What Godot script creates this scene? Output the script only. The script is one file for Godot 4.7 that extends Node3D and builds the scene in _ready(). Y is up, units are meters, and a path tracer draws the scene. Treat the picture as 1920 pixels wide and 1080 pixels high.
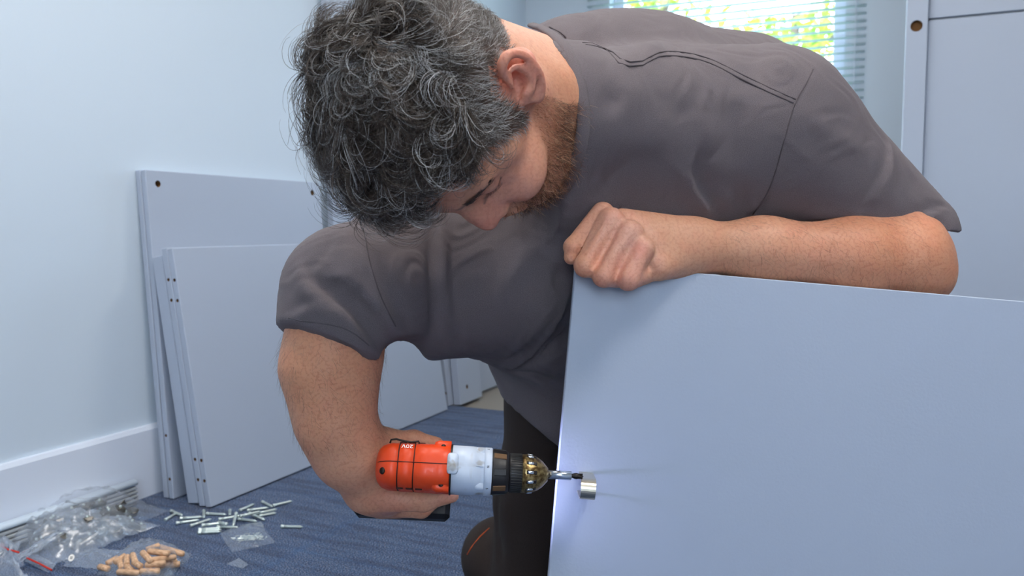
extends Node3D
# A man kneels in a bright room and drives a screw into a white board, among flat-pack panels.

const ROOM_TURN := -0.43284          # the room's left wall runs away to the right by 24.8 degrees
const COS_A := 0.90778
const SIN_A := 0.41945
const CARVE := 2
const CORNER_V := 3.84
const HEAD_AT := Vector3(-0.0553, 0.8044, -0.874)
const HEAD_F := Vector3(0.118, -0.9916, 0.0527)
const HEAD_U := Vector3(-0.5914, -0.0275, 0.8059)
const HEAD_L := Vector3(0.7977, 0.1263, 0.5897)

var M := {}
var taken := {}


func _ready() -> void:
	# ---- camera, sky, sun, exposure
	var cam := Camera3D.new()
	cam.name = "camera"
	cam.position = Vector3(0, 0.68, 0)
	cam.rotation.x = -atan(116.0 / 1540.0)
	cam.near = 0.05
	cam.far = 200.0
	var lens := CameraAttributesPhysical.new()
	lens.frustum_focal_length = 36.0 * 1540.0 / 1920.0
	lens.frustum_focus_distance = 0.95
	lens.exposure_aperture = 8.0
	cam.attributes = lens
	cam.fov = rad_to_deg(2.0 * atan(540.0 / 1540.0))
	add_child(cam)
	cam.fov = rad_to_deg(2.0 * atan(540.0 / 1540.0))
	cam.current = true
	var env := Environment.new()
	var sky_look := ProceduralSkyMaterial.new()
	sky_look.sky_top_color = Color(0.75, 0.86, 0.98)
	sky_look.sky_horizon_color = Color(0.92, 0.96, 1.0)
	sky_look.ground_bottom_color = Color(0.35, 0.4, 0.3)
	sky_look.ground_horizon_color = Color(0.8, 0.85, 0.85)
	sky_look.sky_energy_multiplier = 2.6
	sky_look.ground_energy_multiplier = 1.2
	var sky := Sky.new()
	sky.sky_material = sky_look
	env.background_mode = Environment.BG_SKY
	env.sky = sky
	env.tonemap_mode = Environment.TONE_MAPPER_LINEAR
	env.tonemap_exposure = 1.26
	env.sdfgi_enabled = true
	env.ssao_enabled = true
	env.ssil_enabled = true
	var around := WorldEnvironment.new()
	around.name = "world_environment"
	around.environment = env
	add_child(around)
	var sun := DirectionalLight3D.new()
	sun.name = "sun"
	sun.light_color = Color(1.0, 0.95, 0.86)
	sun.light_energy = 3.0
	sun.light_angular_distance = 0.6
	sun.shadow_enabled = true
	sun.sky_mode = DirectionalLight3D.SKY_MODE_LIGHT_ONLY
	add_child(sun)
	sun.look_at_from_position(Vector3(-3, 9, 6), Vector3(0.5, 0, -6))
	make_materials()
	unseen_lights()
	var work := start_sculpting()
	room_shell()
	window_and_blind()
	garden()
	wardrobe()
	leaning_panels()
	front_board()
	floor_things()
	drill()
	person(work)


func unseen_lights() -> void:
	# u, v, energy: unseen square ceiling lights, placed to light man, walls and window side
	var spots := [[0.75, 0.6, 2.1], [-0.85, 0.75, 2.2], [0.6, -0.9, 0.25], [-0.3, 2.5, 1.0]]
	var words := ["unseen square white ceiling light above the work area, placed to light the man", "unseen square white ceiling light nearest the left wall, placed to light the left sleeve", "unseen square white ceiling light behind the camera", "unseen square white ceiling light nearest the window, placed to light the back wall"]
	for i in spots.size():
		var s = spots[i]
		var t := thing("unseen_ceiling_light", words[i], "light", at(s[0], 2.5, s[1]), ROOM_TURN, "unseen flush ceiling lights")
		var fr := solid()
		for k in [[0.0, 0.31, 0.64, 0.02], [0.0, -0.31, 0.64, 0.02], [0.31, 0.0, 0.02, 0.6], [-0.31, 0.0, 0.02, 0.6]]:
			box_into(fr, Vector3(k[0], -0.02, k[1]), Vector3(k[2], 0.04, k[3]), 0.003)
		obj("frame", fr, M.white_plastic, t)
		var df := solid()
		box_into(df, Vector3(0, -0.013, 0), Vector3(0.6, 0.022, 0.6), 0.002)
		obj("diffuser", df, M.unseen_lamp_glow, t)
		var l := AreaLight3D.new()
		l.name = "unseen_lamp"
		l.area_size = Vector2(0.58, 0.58)
		l.light_color = Color(1.0, 0.985, 0.965)
		l.light_energy = s[2]
		l.set("area_range", 12.0)
		l.shadow_enabled = true
		l.position = Vector3(0, -0.045, 0)
		l.rotation.x = -PI / 2
		t.add_child(l)
	# area light at the unseen window behind the camera, placed to light the face
	var face_light := AreaLight3D.new()
	face_light.name = "unseen_window_light"
	face_light.area_size = Vector2(1.5, 1.3)
	face_light.light_color = Color(1.0, 0.985, 0.965)
	face_light.light_energy = 0.75
	face_light.set("area_range", 14.0)
	face_light.shadow_enabled = true
	face_light.position = at(1.1, 1.5, -2.17)
	face_light.rotation.y = ROOM_TURN
	add_child(face_light)


# ---------------------------------------------------------------- helpers
func at(u: float, y: float, v: float) -> Vector3:
	return Vector3(u * COS_A + v * SIN_A, y, u * SIN_A - v * COS_A)


func numbered(called: String) -> String:
	var n: int = taken.get(called, 0)
	taken[called] = n + 1
	return called if n == 0 else "%s_%03d" % [called, n]


func thing(called: String, label: String, category: String, where := Vector3.ZERO, turn := 0.0, group := "") -> Node3D:
	var o := Node3D.new()
	o.name = numbered(called)
	o.position = where
	o.rotation.y = turn
	add_child(o, true)
	tag(o, label, category, group)
	return o


func tag(o: Node, label: String, category := "", group := "") -> void:
	o.set_meta("label", label)
	if category:
		o.set_meta("category", category)
	if group:
		o.set_meta("group", group)


func solid(smooth := false) -> SurfaceTool:
	var st := SurfaceTool.new()
	st.begin(Mesh.PRIMITIVE_TRIANGLES)
	st.set_smooth_group(0 if smooth else -1)
	return st


func shape(st: SurfaceTool) -> ArrayMesh:
	st.generate_normals()
	st.index()
	return st.commit()


func obj(called: String, what, material: Material, parent: Node = self) -> MeshInstance3D:
	var o := MeshInstance3D.new()
	o.name = numbered(called) if parent == self else called
	o.mesh = shape(what) if what is SurfaceTool else what
	o.material_override = material
	parent.add_child(o, true)
	return o


func tri(st: SurfaceTool, a: Vector3, b: Vector3, c: Vector3, out: Vector3) -> void:
	if (a - c).cross(a - b).dot(out) < 0.0:
		var s := b
		b = c
		c = s
	st.add_vertex(a)
	st.add_vertex(b)
	st.add_vertex(c)


func quad(st: SurfaceTool, a: Vector3, b: Vector3, c: Vector3, d: Vector3, out: Vector3) -> void:
	tri(st, a, b, c, out)
	tri(st, a, c, d, out)


func box_into(st: SurfaceTool, c: Vector3, size: Vector3, b := 0.002, basis := Basis()) -> void:
	var h := size / 2.0
	b = minf(b, minf(h.x, minf(h.y, h.z)) * 0.9)
	var pt := func(sx: float, sy: float, sz: float, axis: int) -> Vector3:
		var p := Vector3(sx * (h.x - (0.0 if axis == 0 else b)), sy * (h.y - (0.0 if axis == 1 else b)), sz * (h.z - (0.0 if axis == 2 else b)))
		return c + basis * p
	for s in [-1.0, 1.0]:
		quad(st, pt.call(s, -1, -1, 0), pt.call(s, 1, -1, 0), pt.call(s, 1, 1, 0), pt.call(s, -1, 1, 0), basis.x * s)
		quad(st, pt.call(-1, s, -1, 1), pt.call(1, s, -1, 1), pt.call(1, s, 1, 1), pt.call(-1, s, 1, 1), basis.y * s)
		quad(st, pt.call(-1, -1, s, 2), pt.call(1, -1, s, 2), pt.call(1, 1, s, 2), pt.call(-1, 1, s, 2), basis.z * s)
		for r in [-1.0, 1.0]:
			quad(st, pt.call(s, r, -1, 0), pt.call(s, r, 1, 0), pt.call(s, r, 1, 1), pt.call(s, r, -1, 1), basis.x * s + basis.y * r)
			quad(st, pt.call(s, -1, r, 0), pt.call(s, 1, r, 0), pt.call(s, 1, r, 2), pt.call(s, -1, r, 2), basis.x * s + basis.z * r)
			quad(st, pt.call(-1, s, r, 1), pt.call(1, s, r, 1), pt.call(1, s, r, 2), pt.call(-1, s, r, 2), basis.y * s + basis.z * r)
			for q in [-1.0, 1.0]:
				tri(st, pt.call(s, r, q, 0), pt.call(s, r, q, 1), pt.call(s, r, q, 2), basis.x * s + basis.y * r + basis.z * q)


func box_mesh(size: Vector3, b := 0.002) -> ArrayMesh:
	var st := solid()
	box_into(st, Vector3.ZERO, size, b)
	return shape(st)


func rings_into(st: SurfaceTool, rings: Array, close_start := true, close_end := true, outward := 1.0) -> void:
	var mid := []
	for r in rings:
		var m := Vector3.ZERO
		for p in r:
			m += p
		mid.append(m / r.size())
	for i in rings.size() - 1:
		var n: int = rings[i].size()
		for j in n:
			var k := (j + 1) % n
			var out: Vector3 = (rings[i][j] + rings[i][k] + rings[i + 1][j] + rings[i + 1][k]) / 4.0 - (mid[i] + mid[i + 1]) / 2.0
			quad(st, rings[i][j], rings[i][k], rings[i + 1][k], rings[i + 1][j], out * outward)
	for e in [[0, 1, close_start], [rings.size() - 1, rings.size() - 2, close_end]]:
		if e[2]:
			var n: int = rings[e[0]].size()
			for j in n:
				tri(st, mid[e[0]], rings[e[0]][j], rings[e[0]][(j + 1) % n], mid[e[0]] - mid[e[1]] + (rings[e[0]][0] - rings[e[0]][0]))


func ring_of(c: Vector3, side: Vector3, up: Vector3, ra: float, rb: float, n: int, power := 2.0) -> PackedVector3Array:
	var r := PackedVector3Array()
	for j in n:
		var a := TAU * j / n
		var x := cos(a)
		var y := sin(a)
		r.append(c + side * (ra * signf(x) * pow(absf(x), 2.0 / power)) + up * (rb * signf(y) * pow(absf(y), 2.0 / power)))
	return r


func lathe_x(st: SurfaceTool, profile: Array, n := 32, c := Vector3.ZERO) -> void:
	var rings := []
	for p in profile:
		rings.append(ring_of(c + Vector3(p[0], 0, 0), Vector3(0, 1, 0), Vector3(0, 0, 1), p[1], p[1], n))
	rings_into(st, rings)


func tube_into(st: SurfaceTool, pts: Array, r: float, n := 6, flat := 1.0, face := Vector3.ZERO) -> void:
	var rings := []
	for i in pts.size():
		var d: Vector3 = (pts[mini(i + 1, pts.size() - 1)] - pts[maxi(i - 1, 0)]).normalized()
		var up := face if face != Vector3.ZERO else (Vector3.UP if absf(d.y) < 0.9 else Vector3.RIGHT)
		var side := d.cross(up).normalized()
		up = side.cross(d).normalized()
		rings.append(ring_of(pts[i], side, up, r, r * flat, n))
	rings_into(st, rings)


func frame_to(a: Vector3, b: Vector3, up := Vector3.UP) -> Basis:
	# local x runs from a to b
	var x := (b - a).normalized()
	if absf(x.dot(up)) > 0.95:
		up = Vector3.RIGHT
	var z := x.cross(up).normalized()
	return Basis(x, z.cross(x), z)


func noise_of(freq: float, salt: int, octaves := 3) -> FastNoiseLite:
	var n := FastNoiseLite.new()
	n.noise_type = FastNoiseLite.TYPE_SIMPLEX_SMOOTH
	n.frequency = freq
	n.seed = salt
	n.fractal_octaves = octaves
	return n


func noise_tex(freq: float, salt: int, colors: Array, stops: Array, side := 512, octaves := 4, stretch := 1.0) -> NoiseTexture2D:
	var t := NoiseTexture2D.new()
	t.width = side
	t.height = side
	t.seamless = true
	t.noise = noise_of(freq, salt, octaves)
	var g := Gradient.new()
	g.offsets = PackedFloat32Array(stops)
	g.colors = PackedColorArray(colors)
	t.color_ramp = g
	return t


func plain(color: Color, rough := 0.6, metal := 0.0) -> StandardMaterial3D:
	var m := StandardMaterial3D.new()
	m.albedo_color = color
	m.roughness = rough
	m.metallic = metal
	return m


func make_materials() -> void:
	var grey := [Color(0, 0, 0), Color(1, 1, 1)]
	M.wall = plain(Color(0.80, 0.85, 0.895), 0.75)
	M.ceiling = plain(Color(0.85, 0.87, 0.88), 0.8)  # unseen ceiling, toned down to bounce less light
	M.unseen_wall = plain(Color(0.62, 0.65, 0.68), 0.8)  # unseen right and front walls, darkened to bounce less light
	M.trim = plain(Color(0.86, 0.89, 0.94), 0.4)
	M.panel = plain(Color(0.655, 0.69, 0.75), 0.42)
	M.panel.heightmap_enabled = true
	M.panel.heightmap_scale = 0.012
	M.panel.heightmap_texture = noise_tex(0.05, 5, grey, [0.0, 1.0], 256)
	M.panel.uv1_triplanar = true
	M.panel.uv1_scale = Vector3(14, 14, 14)
	M.hole = plain(Color(0.42, 0.29, 0.15), 0.9)
	M.white_plastic = plain(Color(0.9, 0.92, 0.94), 0.4)
	M.unseen_lamp_glow = plain(Color(1, 1, 1), 0.6)  # glow of the unseen ceiling lights
	M.unseen_lamp_glow.emission_enabled = true
	M.unseen_lamp_glow.emission = Color(0.95, 0.98, 1.0)
	M.unseen_lamp_glow.emission_energy_multiplier = 2.0
	# carpet: short blue loops with light and rusty flecks, streaked across the room
	M.carpet = plain(Color(1, 1, 1), 0.95)
	M.carpet.albedo_texture = noise_tex(0.09, 11, [Color(0.09, 0.14, 0.26), Color(0.18, 0.28, 0.45), Color(0.28, 0.42, 0.59), Color(0.53, 0.62, 0.74), Color(0.68, 0.58, 0.57)], [0.22, 0.4, 0.52, 0.66, 0.8], 1024, 4)
	M.carpet.uv1_scale = Vector3(2.2, 3.4, 1)
	M.carpet.detail_enabled = true
	M.carpet.detail_uv_layer = BaseMaterial3D.DETAIL_UV_2
	M.carpet.uv2_scale = Vector3(0.35, 2.6, 1)
	M.carpet.detail_blend_mode = BaseMaterial3D.BLEND_MODE_MUL
	M.carpet.detail_albedo = noise_tex(0.02, 3, [Color(0.76, 0.78, 0.82), Color(0.9, 0.92, 0.95), Color(1, 1, 1)], [0.25, 0.5, 0.75], 512, 4)
	M.carpet.heightmap_enabled = true
	M.carpet.heightmap_scale = 0.35
	M.carpet.heightmap_texture = noise_tex(0.11, 12, grey, [0.2, 0.8], 1024, 3)
	M.carpet.rim_enabled = true
	M.carpet.rim = 0.2
	M.vinyl = plain(Color(0.55, 0.52, 0.48), 0.5)
	M.vinyl.albedo_texture = noise_tex(0.02, 21, [Color(0.85, 0.83, 0.8), Color(1, 1, 1)], [0.3, 0.7], 256)
	M.slat = plain(Color(0.86, 0.91, 0.92), 0.45)
	M.slat.backlight_enabled = true
	M.slat.backlight = Color(0.35, 0.37, 0.36)
	M.glass = plain(Color(1, 1, 1, 0.06), 0.02)
	M.glass.transparency = BaseMaterial3D.TRANSPARENCY_ALPHA
	M.film = plain(Color(0.86, 0.9, 0.96, 0.11), 0.18)
	M.film.transparency = BaseMaterial3D.TRANSPARENCY_ALPHA
	M.film.cull_mode = BaseMaterial3D.CULL_DISABLED
	M.film_dull = plain(Color(0.80, 0.85, 0.92, 0.22), 0.23)
	M.film_dull.transparency = BaseMaterial3D.TRANSPARENCY_ALPHA
	M.film_dull.cull_mode = BaseMaterial3D.CULL_DISABLED
	M.red_line = plain(Color(0.78, 0.16, 0.08), 0.5)
	M.zinc = plain(Color(0.80, 0.84, 0.82), 0.35, 0.6)
	M.steel = plain(Color(0.80, 0.77, 0.70), 0.28, 1.0)
	M.hinge = plain(Color(0.50, 0.48, 0.45), 0.32, 0.9)
	M.chrome = plain(Color(0.86, 0.89, 0.93), 0.2, 0.9)
	M.dark_steel = plain(Color(0.20, 0.18, 0.17), 0.45, 0.7)
	M.strip = plain(Color(0.62, 0.64, 0.66), 0.5)
	M.strip_light = plain(Color(0.78, 0.83, 0.88), 0.5)
	M.dowel = plain(Color(0.90, 0.735, 0.59), 0.7)
	M.dowel.albedo_texture = noise_tex(0.03, 31, [Color(0.8, 0.76, 0.72), Color(1, 1, 1)], [0.3, 0.7], 256)
	M.dowel.uv1_triplanar = true
	M.dowel.uv1_scale = Vector3(8, 60, 60)
	M.orange = plain(Color(0.89, 0.27, 0.07), 0.42)
	M.orange.roughness_texture = noise_tex(0.02, 41, [Color(0.35, 0.35, 0.35), Color(0.6, 0.6, 0.6)], [0.3, 0.7], 256)
	M.orange.roughness = 1.0
	M.orange.uv1_triplanar = true
	M.orange.uv1_scale = Vector3(18, 18, 18)
	M.gap = plain(Color(0.22, 0.06, 0.03), 0.7)
	M.black = plain(Color(0.035, 0.035, 0.04), 0.5)
	M.collar = plain(Color(0.10, 0.09, 0.095), 0.45)
	M.worn = plain(Color(0.42, 0.30, 0.18), 0.6)
	M.wire = plain(Color(0.16, 0.13, 0.11), 0.4, 0.6)
	M.gear_grey = plain(Color(0.80, 0.84, 0.90), 0.4)
	M.gear_grey.albedo_texture = noise_tex(0.012, 43, [Color(0.72, 0.66, 0.58), Color(0.97, 0.97, 0.97), Color(1, 1, 1)], [0.1, 0.24, 0.8], 256)
	M.gear_grey.uv1_triplanar = true
	M.gear_grey.uv1_scale = Vector3(9, 9, 9)
	M.brass = plain(Color(0.66, 0.57, 0.38), 0.38, 0.8)
	M.brass.albedo_texture = noise_tex(0.03, 44, [Color(0.5, 0.42, 0.36), Color(1, 1, 1)], [0.3, 0.6], 256)
	M.brass.uv1_triplanar = true
	M.brass.uv1_scale = Vector3(20, 20, 20)
	M.led = plain(Color(0.8, 0.85, 1.0), 0.3)
	M.led.emission_enabled = true
	M.led.emission = Color(0.75, 0.78, 1.0)
	M.led.emission_energy_multiplier = 3.0
	M.letter = plain(Color(0.95, 0.93, 0.9), 0.5)
	M.ink = plain(Color(0.04, 0.04, 0.05), 0.6)
	# skin, cloth, hair carry their own colours on the vertices
	M.skin = plain(Color(1, 1, 1), 0.5)
	M.skin.vertex_color_use_as_albedo = true
	M.skin.metallic_specular = 0.42
	M.skin.subsurf_scatter_enabled = true
	M.skin.subsurf_scatter_strength = 0.10
	M.skin.heightmap_enabled = true
	M.skin.heightmap_scale = 0.014
	M.skin.heightmap_texture = noise_tex(0.06, 51, grey, [0.2, 0.8], 512, 3)
	M.skin.uv1_triplanar = true
	M.skin.uv1_scale = Vector3(22, 22, 22)
	M.skin.detail_enabled = true
	M.skin.detail_albedo = noise_tex(0.03, 52, [Color(0.93, 0.88, 0.86), Color(1, 1, 1), Color(1, 0.98, 0.96)], [0.25, 0.5, 0.8], 256, 4)
	M.skin.detail_blend_mode = BaseMaterial3D.BLEND_MODE_MUL
	M.cotton = plain(Color(0.44, 0.40, 0.41), 0.92)
	M.cotton.albedo_texture = noise_tex(0.16, 61, [Color(0.82, 0.82, 0.82), Color(1, 1, 1)], [0.3, 0.7], 512, 3)
	M.cotton.uv1_triplanar = true
	M.cotton.uv1_scale = Vector3(10, 10, 10)
	M.cotton.heightmap_enabled = true
	M.cotton.heightmap_scale = 0.03
	M.cotton.heightmap_texture = noise_tex(0.2, 62, grey, [0.2, 0.8], 512, 2)
	M.cotton.rim_enabled = true
	M.cotton.rim = 0.2
	M.cotton.rim_tint = 0.6
	M.stitch = plain(Color(0.32, 0.29, 0.30), 0.9)
	M.denim = plain(Color(0.23, 0.175, 0.15), 0.9)
	M.denim.albedo_texture = noise_tex(0.2, 71, [Color(0.55, 0.52, 0.5), Color(1, 1, 1)], [0.35, 0.65], 512, 2)
	M.denim.uv1_triplanar = true
	M.denim.uv1_scale = Vector3(9, 9, 9)
	M.denim.heightmap_enabled = true
	M.denim.heightmap_scale = 0.05
	M.denim.heightmap_texture = noise_tex(0.25, 72, grey, [0.2, 0.8], 512, 2)
	M.orange_thread = plain(Color(0.72, 0.30, 0.12), 0.8)
	M.hair = plain(Color(1, 1, 1), 0.42)
	M.hair.vertex_color_use_as_albedo = true
	M.hair.metallic_specular = 0.5
	M.leaf = plain(Color(1, 1, 1), 0.6)
	M.leaf.vertex_color_use_as_albedo = true
	M.leaf.backlight_enabled = true
	M.leaf.backlight = Color(0.9, 1.0, 0.3)
	M.bark = plain(Color(0.30, 0.24, 0.19), 0.9)
	M.lawn = plain(Color(0.25, 0.4, 0.12), 0.95)


# ---------------------------------------------------------------- the room
func shell(called: String, c: Vector3, size: Vector3, m: Material) -> MeshInstance3D:
	# c in room coordinates (u, y, v)
	var o := obj(called, box_mesh(size, 0.001), m)
	o.position = at(c.x, c.y, c.z)
	o.rotation.y = ROOM_TURN
	o.set_meta("kind", "structure")
	return o


func carpet_sheet(u0: float, u1: float, v0: float, v1: float) -> ArrayMesh:
	var st := solid()
	var c := Vector3((u0 + u1) / 2, 0, -(v0 + v1) / 2)
	box_into(st, c + Vector3(0, -0.06, 0), Vector3(u1 - u0, 0.1, v1 - v0), 0.001)
	st.generate_normals()
	var lower := st.commit()
	st = SurfaceTool.new()
	st.begin(Mesh.PRIMITIVE_TRIANGLES)
	st.append_from(lower, 0, Transform3D())
	for p in [[u0, v0], [u0, v1], [u1, v1], [u0, v0], [u1, v1], [u1, v0]]:
		st.set_normal(Vector3.UP)
		st.set_uv(Vector2(p[0], p[1]))
		st.set_uv2(Vector2(p[0], p[1]))
		st.add_vertex(Vector3(p[0], 0.0, -p[1]))
	return st.commit()


func room_shell() -> void:
	var f := obj("floor", carpet_sheet(-1.7, 2.7, -2.2, 2.70), M.carpet)
	f.rotation.y = ROOM_TURN
	f.set_meta("kind", "structure")
	tag(f, "blue flecked carpet of the room")
	var v := shell("floor", Vector3(0.5, -0.061, 3.27), Vector3(4.4, 0.1, 1.14), M.vinyl)
	tag(v, "bare greyish beige floor beyond the carpet edge")
	shell("ceiling", Vector3(0.5, 2.56, 0.82), Vector3(4.7, 0.12, 6.34), M.ceiling)
	shell("wall_left", Vector3(-1.76, 1.25, 0.82), Vector3(0.12, 2.74, 6.34), M.wall)
	shell("wall_right", Vector3(2.76, 1.25, 0.82), Vector3(0.12, 2.74, 6.34), M.unseen_wall)
	# the wall behind the camera, with an unseen window opening placed to light the face (u 0.3 .. 1.9, y 0.8 .. 2.2)
	var wf := solid()
	box_into(wf, Vector3(-0.76, 1.25, 0), Vector3(2.12, 2.74, 0.12), 0.001)
	box_into(wf, Vector3(2.36, 1.25, 0), Vector3(0.92, 2.74, 0.12), 0.001)
	box_into(wf, Vector3(1.1, 0.34, 0), Vector3(1.6, 0.92, 0.12), 0.001)
	box_into(wf, Vector3(1.1, 2.41, 0), Vector3(1.6, 0.42, 0.12), 0.001)
	var wfo := obj("wall_front", wf, M.unseen_wall)
	wfo.position = at(0, 0, -2.26)
	wfo.rotation.y = ROOM_TURN
	wfo.set_meta("kind", "structure")
	var w2 := thing("window", "unseen window in the wall behind the camera, placed to light the face", "window", at(1.1, 0.8, -2.26), ROOM_TURN)
	w2.name = "window_2"
	w2.set_meta("kind", "structure")
	var f2 := solid()
	for k in [[-0.775, 0.7, 0.05, 1.4], [0.775, 0.7, 0.05, 1.4], [0, 0.025, 1.5, 0.05], [0, 1.375, 1.5, 0.05], [0, 0.7, 0.04, 1.3]]:
		box_into(f2, Vector3(k[0], k[1], 0), Vector3(k[2], k[3], 0.05), 0.004)
	obj("window_frame", f2, M.trim, w2)
	for s in [-1.0, 1.0]:
		var p2 := solid()
		box_into(p2, Vector3(s * 0.385, 0.7, 0.01), Vector3(0.73, 1.3, 0.004), 0.0005)
		obj("pane", p2, M.glass, w2)
	# the far wall around the window opening (u -1.26 .. -0.21, y 0.92 .. 2.05)
	var vw := CORNER_V + 0.07
	var w := solid()
	box_into(w, Vector3((-1.82 - 1.26) / 2, 1.25, 0), Vector3(0.56, 2.74, 0.14), 0.001)
	box_into(w, Vector3((-0.21 + 2.82) / 2, 1.25, 0), Vector3(3.03, 2.74, 0.14), 0.001)
	box_into(w, Vector3(-0.735, (0.92 - 0.12) / 2, 0), Vector3(1.05, 1.04, 0.14), 0.001)
	box_into(w, Vector3(-0.735, (2.05 + 2.62) / 2, 0), Vector3(1.05, 0.57, 0.14), 0.001)
	var wb := obj("wall_back", w, M.wall)
	wb.position = at(0, 0, vw)
	wb.rotation.y = ROOM_TURN
	wb.set_meta("kind", "structure")
	# baseboards with a sloped top edge
	var b := solid()
	var prof := [Vector2(0, 0), Vector2(0.016, 0), Vector2(0.016, 0.168), Vector2(0.011, 0.178), Vector2(0, 0.178)]
	var r0 := []
	for z in [2.2, -3.84]:
		var r := PackedVector3Array()
		for p in prof:
			r.append(Vector3(p.x, p.y, z))
		r0.append(r)
	rings_into(b, r0)
	var bl := obj("baseboard_left", b, M.trim)
	bl.position = at(-1.70, 0, 0)
	bl.rotation.y = ROOM_TURN
	bl.set_meta("kind", "structure")
	shell("baseboard_back", Vector3(0.5, 0.089, 3.832), Vector3(4.36, 0.178, 0.016), M.trim)


func window_and_blind() -> void:
	# frame, glass and sill in the opening; everything in a window's own axes: x along the wall, z out of the room is -z
	var w := thing("window", "white framed window with a view of trees", "window", at(-0.735, 0.92, CORNER_V + 0.07), ROOM_TURN)
	w.name = "window_1"
	w.set_meta("kind", "structure")
	var fr := solid()
	for k in [[-0.5, 0.565, 0.05, 1.13], [0.5, 0.565, 0.05, 1.13], [0, 0.025, 0.95, 0.05], [0, 1.105, 0.95, 0.05]]:
		box_into(fr, Vector3(k[0], k[1], -0.02), Vector3(k[2], k[3], 0.05), 0.004)
	obj("window_frame", fr, M.trim, w)
	var rail := solid()
	box_into(rail, Vector3(0, 0.38, -0.02), Vector3(0.95, 0.035, 0.035), 0.004)
	obj("meeting_rail", rail, M.trim, w)
	for k in [[0.045, 0.3625], [0.3975, 1.085]]:
		var p := solid()
		box_into(p, Vector3(0, (k[0] + k[1]) / 2, -0.025), Vector3(0.952, k[1] - k[0], 0.004), 0.0005)
		obj("pane", p, M.glass, w)
	var sill := solid()
	box_into(sill, Vector3(0, -0.012, 0.085), Vector3(1.16, 0.024, 0.06), 0.004)
	obj("window_sill", sill, M.trim, w)
	# blind: hangs in front of the opening, wider than it
	var t := thing("window_blind", "white slatted blind hanging over the bright window", "blind", at(-0.746, 0.95, CORNER_V - 0.03), ROOM_TURN)
	var slat := SurfaceTool.new()
	slat.begin(Mesh.PRIMITIVE_TRIANGLES)
	slat.set_smooth_group(0)
	var rings := []
	for x in [-0.617, 0.617]:
		var r := PackedVector3Array()
		for k in 7:
			var a := -1.0 + k / 3.0
			r.append(Vector3(x, 0.0022 * (1.0 - a * a) + 0.0004, a * 0.0125))
		for k in 7:
			var a := 1.0 - k / 3.0
			r.append(Vector3(x, 0.0022 * (1.0 - a * a) - 0.0004, a * 0.0125))
		rings.append(r)
	rings_into(slat, rings)
	var mesh := shape(slat)
	for i in 34:
		var s := obj("slat", mesh, M.slat, t)
		s.position = Vector3(0, 0.02 + i * 0.0315, 0)
		s.rotation.x = deg_to_rad(-11)
	var head := solid()
	box_into(head, Vector3(0, 1.105, 0), Vector3(1.24, 0.035, 0.04), 0.003)
	obj("headrail", head, M.slat, t)
	var bottom := solid()
	box_into(bottom, Vector3(0, 0.0, 0), Vector3(1.234, 0.012, 0.026), 0.003)
	obj("bottom_rail", bottom, M.slat, t)
	for x in [-0.578, -0.28, 0.28, 0.578]:
		for z in [-0.0135, 0.0135]:
			var c := solid()
			tube_into(c, [Vector3(x, 0, z), Vector3(x, 1.09, z)], 0.0008 if absf(x) < 0.5 else 0.0014, 5)
			obj("ladder_cord", c, M.trim, t)


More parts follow.
